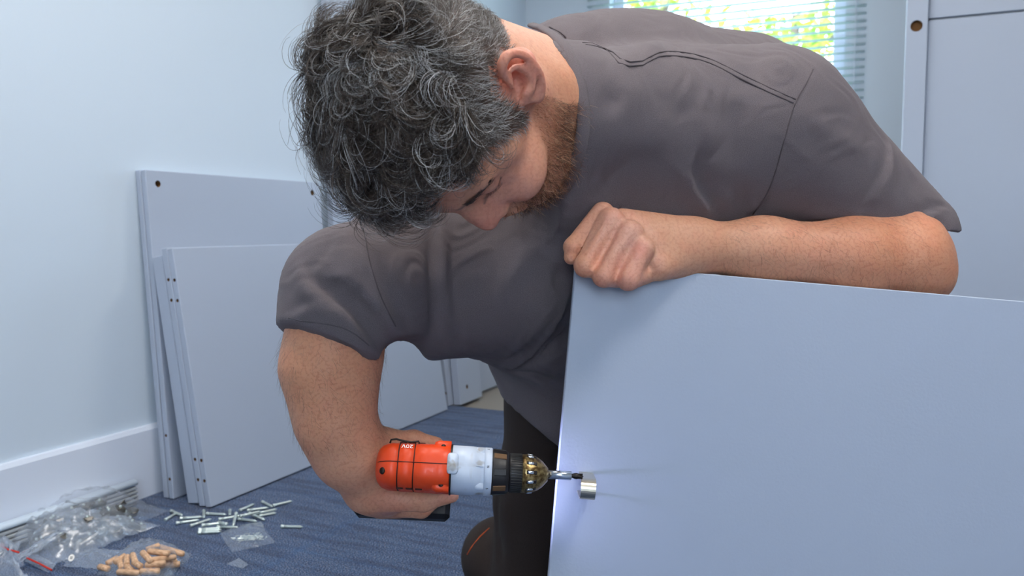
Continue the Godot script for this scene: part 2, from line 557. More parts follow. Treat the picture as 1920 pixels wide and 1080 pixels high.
func garden() -> void:
	var g := obj("lawn", box_mesh(Vector3(26, 0.1, 20), 0.01), M.lawn)
	g.position = at(0, -0.35, 14.2)
	g.rotation.y = ROOM_TURN
	g.set_meta("kind", "structure")
	var rng := RandomNumberGenerator.new()
	rng.seed = 7
	var leaf := SurfaceTool.new()
	leaf.begin(Mesh.PRIMITIVE_TRIANGLES)
	leaf.set_smooth_group(0)
	var mid := [Vector3(0, 0, 0), Vector3(0, 0.012, 0.35), Vector3(0, 0, 0.75), Vector3(0, -0.06, 1.0)]
	var wid := [0.03, 0.26, 0.2, 0.0]
	for i in 3:
		for s in [-1.0, 1.0]:
			var a: Vector3 = mid[i] + Vector3(wid[i] * s, 0.05 * absf(wid[i]), 0)
			var b: Vector3 = mid[i + 1] + Vector3(wid[i + 1] * s, 0.05 * absf(wid[i + 1]), 0)
			quad(leaf, mid[i], a, b, mid[i + 1], Vector3.UP)
	var lm := shape(leaf)
	# u, v, crown height, crown radius, leaves, label
	var trees := [
		[-0.95, 8.6, 2.35, 0.62, 900, "leafy light green tree in the middle of the window view"],
		[-2.15, 8.2, 2.5, 0.5, 420, "small light green tree at the left of the window view"],
		[-1.0, 12.5, 2.2, 1.0, 700, "distant green tree behind the nearer ones"],
	]
	for t in trees:
		var o := thing("tree", t[5], "tree", at(t[0], -0.3, t[1]), 0.0, "trees beyond the window")
		var trunk := solid(true)
		var h: float = t[2] + 0.3
		tube_into(trunk, [Vector3(0, -0.1, 0), Vector3(0.02, h * 0.4, 0.03), Vector3(-0.04, h * 0.75, 0.0), Vector3(0.02, h * 1.15, 0.05)], 0.045, 8)
		for k in 7:
			var a := rng.randf() * TAU
			var y0 := h * (0.62 + 0.06 * k)
			tube_into(trunk, [Vector3(0, y0, 0), Vector3(cos(a), 0.5, sin(a)) * t[3] * 0.5 + Vector3(0, y0, 0), Vector3(cos(a), 0.7, sin(a)) * t[3] * 0.95 + Vector3(0, y0, 0)], 0.014, 5)
		obj("trunk", trunk, M.bark, o)
		var mm := MultiMesh.new()
		mm.transform_format = MultiMesh.TRANSFORM_3D
		mm.use_colors = true
		mm.mesh = lm
		mm.instance_count = t[4]
		var clumps := []
		for k in 16:
			clumps.append(Vector3(rng.randfn(), rng.randfn() * 0.8, rng.randfn()).limit_length(1.6) * t[3] * 0.62)
		for i in t[4]:
			var c: Vector3 = clumps[rng.randi() % clumps.size()] + Vector3(rng.randfn(), rng.randfn(), rng.randfn()) * t[3] * 0.2
			var b := Basis.from_euler(Vector3(rng.randf_range(-1.2, 0.6), rng.randf() * TAU, rng.randf_range(-0.6, 0.6))).scaled(Vector3.ONE * rng.randf_range(0.09, 0.16))
			mm.set_instance_transform(i, Transform3D(b, Vector3(0, h, 0) + c))
			var q := rng.randf()
			mm.set_instance_color(i, Color(0.30 + 0.25 * q, 0.46 + 0.18 * q, 0.05 + 0.05 * q))
		var mi := MultiMeshInstance3D.new()
		mi.name = "foliage"
		mi.multimesh = mm
		mi.material_override = M.leaf
		mi.set_meta("kind", "stuff")
		o.add_child(mi, true)


func csg_panel(called: String, size: Vector3, holes: Array, parent: Node, m: Material) -> CSGMesh3D:
	# a panel with its low near corner at the origin: x thickness, y height, z width (towards -z); holes [point, axis, radius, depth]
	var p := CSGMesh3D.new()
	p.name = called
	var st := solid()
	box_into(st, Vector3(size.x / 2, size.y / 2, -size.z / 2), size, 0.0015)
	st.generate_normals()
	st.index()
	p.mesh = st.commit()
	p.material = m
	for h in holes:
		var c := CSGCylinder3D.new()
		c.name = "hole"
		c.radius = h[2]
		c.height = h[3] * 2.0
		c.sides = 20
		c.operation = CSGShape3D.OPERATION_SUBTRACTION
		c.material = M.hole
		c.position = h[0]
		if h[1] == 0:
			c.rotation.z = PI / 2
		elif h[1] == 2:
			c.rotation.x = PI / 2
		p.add_child(c, true)
	parent.add_child(p, true)
	return p


func lean(called: String, label: String, u_low: float, u_high: float, v: float, size: Vector3, holes: Array, group := "", m: Material = null) -> void:
	# a panel that stands on the floor along the left wall and leans towards it
	var p := csg_panel(numbered(called), size, holes, self, m if m else M.panel)
	var tilt := atan2(u_low - u_high, size.y)
	p.position = at(u_low - size.x * cos(tilt), size.x * sin(-tilt) * 0.0 + 0.001, v)
	p.rotation = Vector3(0, ROOM_TURN, 0)
	p.basis = p.basis * Basis(Vector3(0, 0, 1), tilt)
	tag(p, label, "panel", group)


func wardrobe() -> void:
	var t := thing("wardrobe", "tall white wardrobe carcass at the right of the window", "wardrobe", at(0.02, 0, 2.9), ROOM_TURN)
	csg_panel("side_stile", Vector3(0.06, 2.0, 0.5), [[Vector3(0.028, 1.302, 0), 2, 0.0175, 0.012]], t, M.panel)
	var lower := solid()
	box_into(lower, Vector3(0.06 + 0.5, 0.66, -0.27), Vector3(0.998, 1.318, 0.5), 0.002)
	obj("lower_panel", lower, M.panel, t)
	var gap := solid()
	box_into(gap, Vector3(0.56, 1.3215, -0.275), Vector3(0.99, 0.006, 0.49), 0.0005)
	obj("gap_backing", gap, M.strip, t)
	var upper := solid()
	box_into(upper, Vector3(0.56, 1.6625, -0.27), Vector3(0.998, 0.675, 0.5), 0.002)
	obj("upper_panel", upper, M.panel, t)


func leaning_panels() -> void:
	# the tall pair against the wall
	lean("tall_panel", "tall white panel with two brown holes at its top corners", -1.603, -1.664, 1.462, Vector3(0.016, 0.818, 0.675), [[Vector3(0.016, 0.785, -0.035), 0, 0.0085, 0.012], [Vector3(0.016, 0.785, -0.635), 0, 0.0085, 0.012], [Vector3(0.008, 0.16, 0), 2, 0.004, 0.01], [Vector3(0.008, 0.05, 0), 2, 0.004, 0.01]])
	lean("tall_panel", "tall white panel nearest the wall, behind the one with brown corner holes", -1.6225, -1.6825, 1.462, Vector3(0.016, 0.818, 0.675), [])
	# a thick shorter one, then the front pair with dowel holes in their narrow edges
	lean("thick_panel", "thick plain white panel standing between the tall pair and the drilled pair", -1.515, -1.611, 1.455, Vector3(0.034, 0.61, 1.1), [])
	for i in 2:
		var holes := []
		for y in [0.555, 0.505, 0.115, 0.065]:
			holes.append([Vector3(0.009, y, 0), 2, 0.0042, 0.012])
		lean("drilled_panel", ["wide white panel at the front of the leaning stack, four holes in its edge", "wide white panel with edge holes, tucked directly behind the front one"][i], -1.470 - 0.0205 * i, -1.572 - 0.0195 * i, 1.452, Vector3(0.018, 0.632, 1.165), holes)
	# farther along the wall
	lean("door_panel", "very tall white panel leaning on the wall behind the man's head", -1.64, -1.676, 2.19, Vector3(0.022, 1.9, 0.43), [])
	lean("narrow_panel", "short white panel with small round holes beyond the wide leaning one", -1.463, -1.50, 2.705, Vector3(0.030, 0.42, 0.18), [[Vector3(0.03, 0.335, -0.13), 0, 0.008, 0.012], [Vector3(0.03, 0.06, -0.06), 0, 0.008, 0.012]])
	lean("narrow_panel", "thin white panel squeezed behind the short one with round holes", -1.497, -1.535, 2.67, Vector3(0.018, 0.40, 0.18), [[Vector3(0.009, 0.2, 0), 2, 0.006, 0.01], [Vector3(0.009, 0.05, 0), 2, 0.006, 0.01]])
	lean("shaded_panel", "plain panel standing in the shade on the bare floor", -1.51, -1.55, 2.94, Vector3(0.018, 0.5, 0.5), [])


func front_board() -> void:
	var t := thing("white_board", "large white board held upright in front, metal socket near its left edge", "board", Vector3(0.0496, 0.1817, -0.9833))
	# corner points of the face, all in the board's own plane
	var x := (Vector3(0.6346, 0.5871, -1.0139) - Vector3(0.078, 0.635, -1.0175)).normalized()
	var n := (Vector3(-0.02, 0.075, 1.0) - x * x.dot(Vector3(-0.02, 0.075, 1.0))).normalized()
	var y := n.cross(x).normalized()
	var top_left := Vector3(0.0784, 0.6352, -1.0135)
	var w := 0.60
	var h := 0.58
	var thick := 0.018
	var st := solid()
	box_into(st, top_left + x * w / 2 - y * h / 2 - n * thick / 2 - t.position, Vector3(w, h, thick), 0.0012, Basis(x, y, n))
	obj("panel", st, M.panel, t)
	# U-shaped metal socket standing on the face
	var so := solid()
	var c := top_left + x * ((Vector3(0.0892, 0.3643, -0.9971) - top_left).dot(x)) + y * ((Vector3(0.0892, 0.3643, -0.9971) - top_left).dot(y)) - t.position
	var outer := []
	var inner := []
	for k in 17:
		var a := PI * k / 16.0
		outer.append(y * cos(a) * 0.0125 + n * (0.032 + sin(a) * 0.0125))
		inner.append(y * cos(a) * 0.0105 + n * (0.032 + sin(a) * 0.0105))
	outer.push_front(y * 0.0125)
	inner.push_front(y * 0.0105)
	outer.append(-y * 0.0125)
	inner.append(-y * 0.0105)
	var x0 := -x * 0.008
	var x1 := x * 0.010
	for k in outer.size() - 1:
		var up: Vector3 = outer[k] - n * 0.025
		quad(so, c + outer[k] + x0, c + outer[k + 1] + x0, c + outer[k + 1] + x1, c + outer[k] + x1, up)
		quad(so, c + inner[k] + x0, c + inner[k + 1] + x0, c + inner[k + 1] + x1, c + inner[k] + x1, -up)
		quad(so, c + outer[k] + x0, c + outer[k + 1] + x0, c + inner[k + 1] + x0, c + inner[k] + x0, -x)
		quad(so, c + outer[k] + x1, c + outer[k + 1] + x1, c + inner[k + 1] + x1, c + inner[k] + x1, x)
	obj("metal_socket", so, M.steel, t).set_meta("label", "small curved metal socket")


# ---------------------------------------------------------------- small things on the floor
func floor_things() -> void:
	var rng := RandomNumberGenerator.new()
	rng.seed = 21
	# long grey strips along the baseboard
	var near := Vector3.ZERO
	for i in 6:
		var t := thing("long_strip", ["topmost long pale strip lying along the left baseboard", "long grey strip stacked under the pale one by the left baseboard"][0 if i == 5 else 1] if i in [1, 2, 3, 5] else ["lowest long grey strip of the stack, on the carpet", "", "", "", "uppermost long grey strip, directly under the pale one"][i], "strip", at(-1.668 + 0.003 * (i % 2), 0.004 + 0.0095 * i, 1.40), ROOM_TURN, "grey strips along the left baseboard" if i in [1, 2, 3] else "")
		var st := solid(i == 5)
		if i == 5:
			var rings := []
			for z in [0.0, 0.7]:
				rings.append(ring_of(Vector3(0, 0.0035, z), Vector3.RIGHT, Vector3.UP, 0.013, 0.0075, 16, 2.4))
			rings_into(st, rings)
		else:
			box_into(st, Vector3(0.002 * (i % 3), 0, 0.35), Vector3(0.024, 0.0078, 0.7), 0.002)
		obj("strip", st, M.strip_light if i == 5 else M.strip, t)
	# furniture screws, spilled: ends in the scene's own metres
	var ends := [
		[Vector3(-0.7997, 0.004, -1.8492), Vector3(-0.7945, 0.004, -1.8843)], [Vector3(-0.81, 0.005, -1.9068), Vector3(-0.7783, 0.005, -1.8815)], [Vector3(-0.7668, 0.004, -1.8287), Vector3(-0.7222, 0.004, -1.8492)], [Vector3(-0.7707, 0.004, -1.8596), Vector3(-0.719, 0.004, -1.8701)],
		[Vector3(-0.7274, 0.004, -1.812), Vector3(-0.704, 0.006, -1.8368)], [Vector3(-0.696, 0.011, -1.7965), Vector3(-0.6516, 0.011, -1.8131)], [Vector3(-0.7207, 0.004, -1.8915), Vector3(-0.6679, 0.004, -1.8843)], [Vector3(-0.7006, 0.004, -1.7891), Vector3(-0.6528, 0.004, -1.7988)], [Vector3(-0.6969, 0.004, -1.7794), Vector3(-0.6499, 0.004, -1.7874)], [Vector3(-0.6944, 0.004, -1.7699), Vector3(-0.6472, 0.004, -1.7762)],
		[Vector3(-0.6709, 0.011, -1.8334), Vector3(-0.6301, 0.011, -1.8577)], [Vector3(-0.6728, 0.004, -1.9133), Vector3(-0.634, 0.018, -1.7975)], [Vector3(-0.638, 0.018, -1.8558), Vector3(-0.6298, 0.004, -1.8087)], [Vector3(-0.6647, 0.004, -1.8054), Vector3(-0.6167, 0.004, -1.8021)], [Vector3(-0.6335, 0.004, -1.8561), Vector3(-0.5909, 0.004, -1.8423)],
		[Vector3(-0.6224, 0.018, -1.8348), Vector3(-0.5857, 0.018, -1.8665)], [Vector3(-0.6148, 0.011, -1.8755), Vector3(-0.5779, 0.004, -1.8561)], [Vector3(-0.6321, 0.004, -1.9133), Vector3(-0.588, 0.004, -1.9319)], [Vector3(-0.6487, 0.004, -1.9133), Vector3(-0.6339, 0.004, -1.9471)], [Vector3(-0.5975, 0.011, -1.8719), Vector3(-0.5677, 0.011, -1.8935)], [Vector3(-0.5996, 0.004, -1.8701), Vector3(-0.5712, 0.004, -1.8879)],
		[Vector3(-0.6137, 0.004, -1.9741), Vector3(-0.5837, 0.004, -1.9433)], [Vector3(-0.5787, 0.005, -1.9442), Vector3(-0.5389, 0.005, -1.9791)], [Vector3(-0.5214, 0.004, -1.8087), Vector3(-0.4724, 0.004, -1.8054)], [Vector3(-0.6354, 0.018, -1.7842), Vector3(-0.6939, 0.004, -1.8457)], [Vector3(-0.7338, 0.004, -1.9097), Vector3(-0.7216, 0.004, -1.8772)],
	]
	var screw_words := [
		"screw at the far left tip of the spilled heap", "short-looking screw crossing behind the leftmost one of the heap", "front one of the two level screws at the left of the heap", "rear one of the two level screws at the left of the heap",
		"slanting screw in the left half of the heap, pointing up right", "screw lying on top of the three side-by-side ones", "level screw right below the front corner of the drilled panels", "rear screw of the three lying side by side at the front of the heap", "middle screw of the three lying side by side at the front of the heap", "front screw of the three lying side by side at the front of the heap",
		"raised screw across the middle of the heap, behind the upright-looking one", "screw pointing at the viewer from the panel corner, over the heap's middle", "steep screw pointing down to the small nail pouch", "level screw touching the left rear edge of the nail pouch", "screw right of the heap's middle, behind the nail pouch",
		"topmost long screw of the heap's right half", "screw slanting down to the right corner of the nail pouch", "rearmost level screw of the right half of the heap", "screw slanting up beneath the panel's bottom edge", "raised screw at the right of the heap, second from the back", "lowest screw at the right of the heap, slanting up",
		"screw slanting down, crossed by the far right tip screw", "screw at the far right tip of the spilled heap, pointing right", "lone screw lying apart on the carpet, right of the nail pouch", "raised screw pointing back left from the nail pouch", "short-looking screw standing out at the back of the heap's left half",
	]
	var proto: Node3D = null
	for i in ends.size():
		var a: Vector3 = ends[i][0]
		var b: Vector3 = ends[i][1]
		var words: String = screw_words[i]
		var t: Node3D
		if proto == null:
			t = thing("furniture_screw", words, "screw", a, 0.0, "")
			var sh := solid(true)
			lathe_x(sh, [[0.0, 0.0042], [0.0025, 0.0044], [0.006, 0.0034], [0.008, 0.0034]], 12)
			obj("screw_head", sh, M.zinc, t)
			var bd := solid(true)
			var prof := [[0.008, 0.0034], [0.017, 0.0034]]
			for k in 12:
				prof.append([0.018 + k * 0.0025, 0.0035 if k % 2 == 0 else 0.0026])
			prof.append([0.050, 0.0006])
			lathe_x(bd, prof, 10)
			obj("threaded_shank", bd, M.zinc, t)
			proto = t
		else:
			t = proto.duplicate()
			t.name = numbered("furniture_screw")
			add_child(t)
			tag(t, words, "screw")
			t.remove_meta("group")
		t.set_meta("group", "spilled furniture screws")
		t.transform = Transform3D(frame_to(a, b), a)
	film_bags(rng)


func film_sheet(corners: Array, bulge: float, wrinkle: float, salt: int, n := 22, hump := Vector2(0.5, 0.5), thick := 0.0005) -> SurfaceTool:
	# a crumpled sheet of clear film over four corner points (in the parent's axes), raised in the middle
	var st := solid(true)
	var no := noise_of(2.6, salt, 2)
	var grid := []
	for i in n + 1:
		var row := []
		for j in n + 1:
			var s := float(i) / n
			var t := float(j) / n
			var p: Vector3 = corners[0].lerp(corners[1], s).lerp(corners[3].lerp(corners[2], s), t)
			var e := pow(maxf(sin(PI * pow(s, log(0.5) / log(hump.x))), 0.0) * maxf(sin(PI * pow(t, log(0.5) / log(hump.y))), 0.0), 0.6)
			var q := no.get_noise_2d(s * 1.3 + 3.0, t * 1.3)
			p.y += e * bulge + (absf(q) * 1.6 - 0.25) * wrinkle * (0.35 + e)
			p.x += no.get_noise_2d(s + 9.0, t) * wrinkle * 0.7
			p.z += no.get_noise_2d(s, t + 7.0) * wrinkle * 0.7
			row.append(p)
		grid.append(row)
	for i in n:
		for j in n:
			quad(st, grid[i][j], grid[i + 1][j], grid[i + 1][j + 1], grid[i][j + 1], Vector3.UP)
	return st


func film_thing(called: String, label: String, category: String, corners: Array, bulge: float, wrinkle: float, salt: int, dull := false, hump := Vector2(0.5, 0.5), n := 22) -> Node3D:
	var c: Vector3 = (corners[0] + corners[1] + corners[2] + corners[3]) / 4.0
	var t := thing(called, label, category, Vector3(c.x, 0, c.z))
	var local := []
	for k in corners:
		local.append(k - t.position)
	obj("clear_film", film_sheet(local, bulge, wrinkle, salt, n, hump), M.film_dull if dull else M.film, t)
	return t


func film_bags(rng: RandomNumberGenerator) -> void:
	# a clear bag of wooden dowels
	film_thing("dowel_bag", "clear plastic bag full of wooden dowels", "bag", [Vector3(-0.8101, 0.003, -1.5571), Vector3(-0.7978, 0.003, -1.7141), Vector3(-0.6591, 0.003, -1.6511), Vector3(-0.6628, 0.003, -1.5)], 0.040, 0.008, 5)
	var dowels := [
		[Vector3(-0.7307, 0.03, -1.5959), Vector3(-0.7091, 0.034, -1.6105)], [Vector3(-0.7165, 0.026, -1.6221), Vector3(-0.6605, 0.016, -1.6086)], [Vector3(-0.7173, 0.036, -1.5759), Vector3(-0.6719, 0.034, -1.5676)], [Vector3(-0.7288, 0.034, -1.5755), Vector3(-0.695, 0.03, -1.5389)], [Vector3(-0.7055, 0.03, -1.5439), Vector3(-0.6651, 0.022, -1.5809)],
		[Vector3(-0.7082, 0.022, -1.5402), Vector3(-0.6713, 0.024, -1.548)], [Vector3(-0.7601, 0.026, -1.5765), Vector3(-0.7489, 0.018, -1.5521)], [Vector3(-0.7475, 0.03, -1.5747), Vector3(-0.728, 0.026, -1.5433)], [Vector3(-0.7708, 0.02, -1.5676), Vector3(-0.7569, 0.012, -1.5487)], [Vector3(-0.8112, 0.008, -1.568), Vector3(-0.7862, 0.008, -1.5555)],
		[Vector3(-0.7345, 0.026, -1.5483), Vector3(-0.7133, 0.02, -1.5375)], [Vector3(-0.6896, 0.014, -1.5465), Vector3(-0.6708, 0.01, -1.594)], [Vector3(-0.7521, 0.016, -1.5543), Vector3(-0.7317, 0.01, -1.541)], [Vector3(-0.7637, 0.008, -1.5432), Vector3(-0.7119, 0.01, -1.5337)], [Vector3(-0.8004, 0.01, -1.5759), Vector3(-0.7874, 0.014, -1.5975)],
		[Vector3(-0.7787, 0.018, -1.5622), Vector3(-0.7657, 0.024, -1.584)], [Vector3(-0.715, 0.014, -1.5318), Vector3(-0.6781, 0.012, -1.5364)], [Vector3(-0.6844, 0.008, -1.5756), Vector3(-0.659, 0.006, -1.5854)],
	]
	var dowel_words := [
		"topmost wooden dowel at the back of the clear bag", "wooden dowel at the right back of the bag, pointing to the right end", "long pale dowel lying on top of the others, near the middle of the bag", "steep dowel leaning across the middle of the bag", "dowel at the centre right of the bag, lying under the topmost ones",
		"dowel in the middle front of the bag, lying level", "nearly upright dowel in the left half of the bag", "", "small tilted dowel near the left front of the bag", "leftmost wooden dowel, at the open left end of the bag",
		"", "dowel at the front right of the bag, slanting up to the right", "", "dowel lying along the front left edge of the bag", "dowel slanting up at the upper left of the bag",
		"", "dowel lying along the front edge of the bag, just right of its middle", "rightmost wooden dowel in the clear bag",
	]
	var dm := SurfaceTool.new()
	dm.begin(Mesh.PRIMITIVE_TRIANGLES)
	dm.set_smooth_group(0)
	lathe_x(dm, [[0.0, 0.0036], [0.002, 0.0059], [0.043, 0.0059], [0.045, 0.0036]], 14)
	var mesh := shape(dm)
	for i in dowels.size():
		var a: Vector3 = dowels[i][0]
		var b: Vector3 = dowels[i][1]
		var o := obj("wooden_dowel", mesh, M.dowel)
		o.transform = Transform3D(frame_to(a, b) * Basis.from_scale(Vector3(a.distance_to(b) / 0.045, 1, 1)), a + Vector3(0, 0.005, 0))
		tag(o, dowel_words[i] if dowel_words[i] else "beige wooden dowel in the middle of the jumble inside the clear bag", "dowel", "" if dowel_words[i] else "dowels in the clear bag")
	# a clear bag of metal hinges
	film_thing("hinge_bag", "large clear bag of metal hinges by the left baseboard", "bag", [Vector3(-1.0804, 0.004, -1.7667), Vector3(-1.0928, 0.006, -2.0328), Vector3(-0.8226, 0.004, -1.9097), Vector3(-0.8954, 0.004, -1.5952)], 0.074, 0.014, 8, false, Vector2(0.5, 0.5), 30)
	film_thing("hinge_bag", "second layer of crumpled clear film over the hinges", "bag", [Vector3(-1.0739, 0.004, -1.6767), Vector3(-1.1011, 0.02, -1.8397), Vector3(-0.7952, 0.006, -1.8099), Vector3(-0.9244, 0.004, -1.5901)], 0.05, 0.014, 15, true, Vector2(0.45, 0.5), 30)
	var arm := solid()
	var cup := solid(true)
	var spots := [Vector3(-1.0151, 0.034, -1.7128), Vector3(-0.9999, 0.04, -1.7474), Vector3(-0.9878, 0.04, -1.7942), Vector3(-0.9676, 0.042, -1.8198), Vector3(-0.9545, 0.036, -1.8659), Vector3(-0.9084, 0.034, -1.832), Vector3(-0.8763, 0.024, -1.8251), Vector3(-0.8844, 0.018, -1.781), Vector3(-0.9178, 0.034, -1.7638), Vector3(-0.931, 0.026, -1.7215), Vector3(-0.9538, 0.016, -1.6871), Vector3(-0.8993, 0.012, -1.7212), Vector3(-0.992, 0.016, -1.6989), Vector3(-0.8639, 0.01, -1.8025), Vector3(-0.9614, 0.034, -1.719), Vector3(-1.0235, 0.02, -1.7066), Vector3(-0.9423, 0.042, -1.7485), Vector3(-0.9047, 0.04, -1.7806), Vector3(-0.9352, 0.01, -1.7023), Vector3(-0.8826, 0.01, -1.7573), Vector3(-0.9785, 0.034, -1.7004), Vector3(-0.921, 0.022, -1.7509)]
	var first: Node3D = null
	for i in spots.size():
		var t: Node3D
		if first == null:
			t = thing("metal_hinge", "grey metal cabinet hinge inside the clear bag by the baseboard", "hinge", spots[0], 0.0, "hinges in the clear bag")
			box_into(arm, Vector3(0.018, 0.004, 0), Vector3(0.055, 0.013, 0.017), 0.003)
			box_into(arm, Vector3(0.032, 0.010, 0), Vector3(0.022, 0.005, 0.020), 0.002)
			obj("hinge_arm", arm, M.hinge, t)
			for k in [-0.004, 0.022]:
				var sc := solid(true)
				rings_into(sc, [ring_of(Vector3(k + 0.012, 0.0085, 0), Vector3.RIGHT, Vector3.BACK, 0.0035, 0.0035, 10), ring_of(Vector3(k + 0.012, 0.0155, 0), Vector3.RIGHT, Vector3.BACK, 0.0032, 0.0032, 10)])
				obj("screw", sc, M.zinc, t)
			rings_into(cup, [ring_of(Vector3(-0.018, -0.007, 0), Vector3.RIGHT, Vector3.BACK, 0.011, 0.011, 20), ring_of(Vector3(-0.018, 0.002, 0), Vector3.RIGHT, Vector3.BACK, 0.0112, 0.0112, 20), ring_of(Vector3(-0.018, 0.0025, 0), Vector3.RIGHT, Vector3.BACK, 0.013, 0.0135, 20), ring_of(Vector3(-0.018, 0.0045, 0), Vector3.RIGHT, Vector3.BACK, 0.013, 0.0135, 20), ring_of(Vector3(-0.018, 0.0046, 0), Vector3.RIGHT, Vector3.BACK, 0.009, 0.009, 20)])
			obj("hinge_cup", cup, M.hinge, t)
			first = t
		else:
			t = first.duplicate()
			t.name = numbered("metal_hinge")
			add_child(t)
		tag(t, ["metal hinge at the left of the clear bag, on top", "metal hinge on top, second from the left end of the bag", "metal hinge on top in the middle back of the bag", "topmost metal hinge at the back of the bag", "metal hinge at the right back of the bag, on top", "metal hinge at the right of the bag, just in front of the rearmost", "rightmost metal hinge in the clear bag", "metal hinge low at the right front of the bag", "metal hinge in the centre of the bag", "metal hinge low in the middle front of the bag", "frontmost metal hinge near the round white sticker", "metal hinge low at the front, right of the middle", "leftmost low metal hinge at the front of the bag", "metal hinge at the right front corner, nearest the screws", "metal hinge in the left centre of the bag, behind the frontmost", "metal hinge at the far left end of the bag, low", "metal hinge on top, left of the topmost one", "metal hinge on top, right of the bag's centre", "low metal hinge at the front edge, beside the frontmost", "low metal hinge at the right front edge of the bag", "metal hinge at the left centre, in front of the top row", "metal hinge under the central one, towards the front"][i], "hinge", "hinges in the clear bag")
		t.position = spots[i]
		t.rotation = Vector3(rng.randf_range(-0.5, 0.5), rng.randf() * TAU, rng.randf_range(-0.5, 0.5))
	# loose pieces of film and resealable strips
	var zip := film_thing("zip_bag", "empty resealable bag corner with an orange-red line", "bag", [Vector3(-0.9866, 0.004, -1.6162), Vector3(-0.9754, 0.012, -1.6346), Vector3(-0.905, 0.01, -1.5862), Vector3(-0.9074, 0.004, -1.5598)], 0.004, 0.002, 22, true)
	var red := solid()
	tube_into(red, [Vector3(-0.9742, 0.016, -1.6033) - zip.position, Vector3(-0.9398, 0.013, -1.5843) - zip.position, Vector3(-0.9003, 0.009, -1.5606) - zip.position], 0.0018, 6)
	obj("red_line", red, M.red_line, zip).set_meta("label", "orange-red sealing line")
	var zip2 := film_thing("zip_bag", "crumpled resealable bag at the bottom left corner of the floor", "bag", [Vector3(-1.0413, 0.004, -1.5573), Vector3(-1.079, 0.03, -1.6689), Vector3(-0.9932, 0.014, -1.6243), Vector3(-0.9275, 0.004, -1.5094)], 0.03, 0.02, 25, true)
	var red2 := solid()
	tube_into(red2, [Vector3(-1.03, 0.045, -1.6023) - zip2.position, Vector3(-0.9988, 0.042, -1.5825) - zip2.position, Vector3(-0.9751, 0.036, -1.5812) - zip2.position], 0.0018, 6)
	obj("red_line", red2, M.red_line, zip2)
	film_thing("film_scrap", "flat scrap of clear film between the hinges and the dowels", "plastic film", [Vector3(-0.8947, 0.004, -1.5901), Vector3(-0.8814, 0.012, -1.6513), Vector3(-0.8117, 0.004, -1.671), Vector3(-0.8042, 0.004, -1.5748)], 0.012, 0.006, 31, true)
	film_thing("film_scrap", "tiny scrap of clear film right of the dowel bag", "plastic film", [Vector3(-0.5748, 0.002, -1.6052), Vector3(-0.5589, 0.003, -1.6347), Vector3(-0.5282, 0.004, -1.6004), Vector3(-0.5338, 0.002, -1.5845)], 0.003, 0.001, 33, true, Vector2(0.5, 0.5), 8)
	film_thing("film_ribbon", "long twisted ribbon of clear film in front of the hinge bag", "plastic film", [Vector3(-0.997, 0.02, -1.5779), Vector3(-0.9147, 0.065, -1.6515), Vector3(-0.9042, 0.06, -1.6438), Vector3(-0.9786, 0.012, -1.5712)], 0.004, 0.006, 35, true, Vector2(0.5, 0.5), 16)
	var disc := solid()
	rings_into(disc, [ring_of(Vector3.ZERO, Vector3.RIGHT, Vector3.BACK, 0.006, 0.007, 20), ring_of(Vector3(0, 0.0008, 0), Vector3.RIGHT, Vector3.BACK, 0.006, 0.007, 20)])
	var d := thing("round_sticker", "small round white sticker with a dark square mark", "sticker", Vector3(-0.8763, 0.022, -1.5888))
	d.rotation.x = 0.9
	obj("disc", disc, M.letter, d)
	var mark := solid()
	for k in [[-1, -1], [-1, 1], [1, -1], [1, 1]]:
		box_into(mark, Vector3(k[0] * 0.0012, 0.0009, k[1] * 0.0014), Vector3(0.0017, 0.0004, 0.002), 0.0001)
	obj("printed_mark", mark, M.ink, d)
	# a little pouch of tiny nails
	film_thing("nail_pouch", "small clear pouch of tiny nails lying on the screws", "bag", [Vector3(-0.645, 0.004, -1.7667), Vector3(-0.5786, 0.004, -1.8423), Vector3(-0.5086, 0.003, -1.7141), Vector3(-0.5813, 0.003, -1.6622)], 0.014, 0.004, 41)
	var nails := solid()
	for i in 110:
		var p: Vector3 = Vector3(-0.5701, 0.004, -1.7387) + Vector3(rng.randfn() * 0.014, absf(rng.randfn()) * 0.003, rng.randfn() * 0.011)
		var a := rng.randf() * TAU
		tube_into(nails, [p, p + Vector3(cos(a) * 0.009, rng.randf_range(-0.002, 0.003), sin(a) * 0.009)], 0.0007, 4)
	var nn := obj("tiny_nails", nails, M.zinc)
	nn.set_meta("kind", "stuff")
	tag(nn, "heap of tiny nails inside the small pouch", "nails")


# ---------------------------------------------------------------- the drill
func loft_x(st: SurfaceTool, secs: Array, n := 40) -> void:
	# secs: [x, half height (y), half width (z), power, y shift]
	var rings := []
	for s in secs:
		rings.append(ring_of(Vector3(s[0], s[4] if s.size() > 4 else 0.0, 0), Vector3.UP, Vector3.BACK, s[1], s[2], n, s[3]))
	rings_into(st, rings)


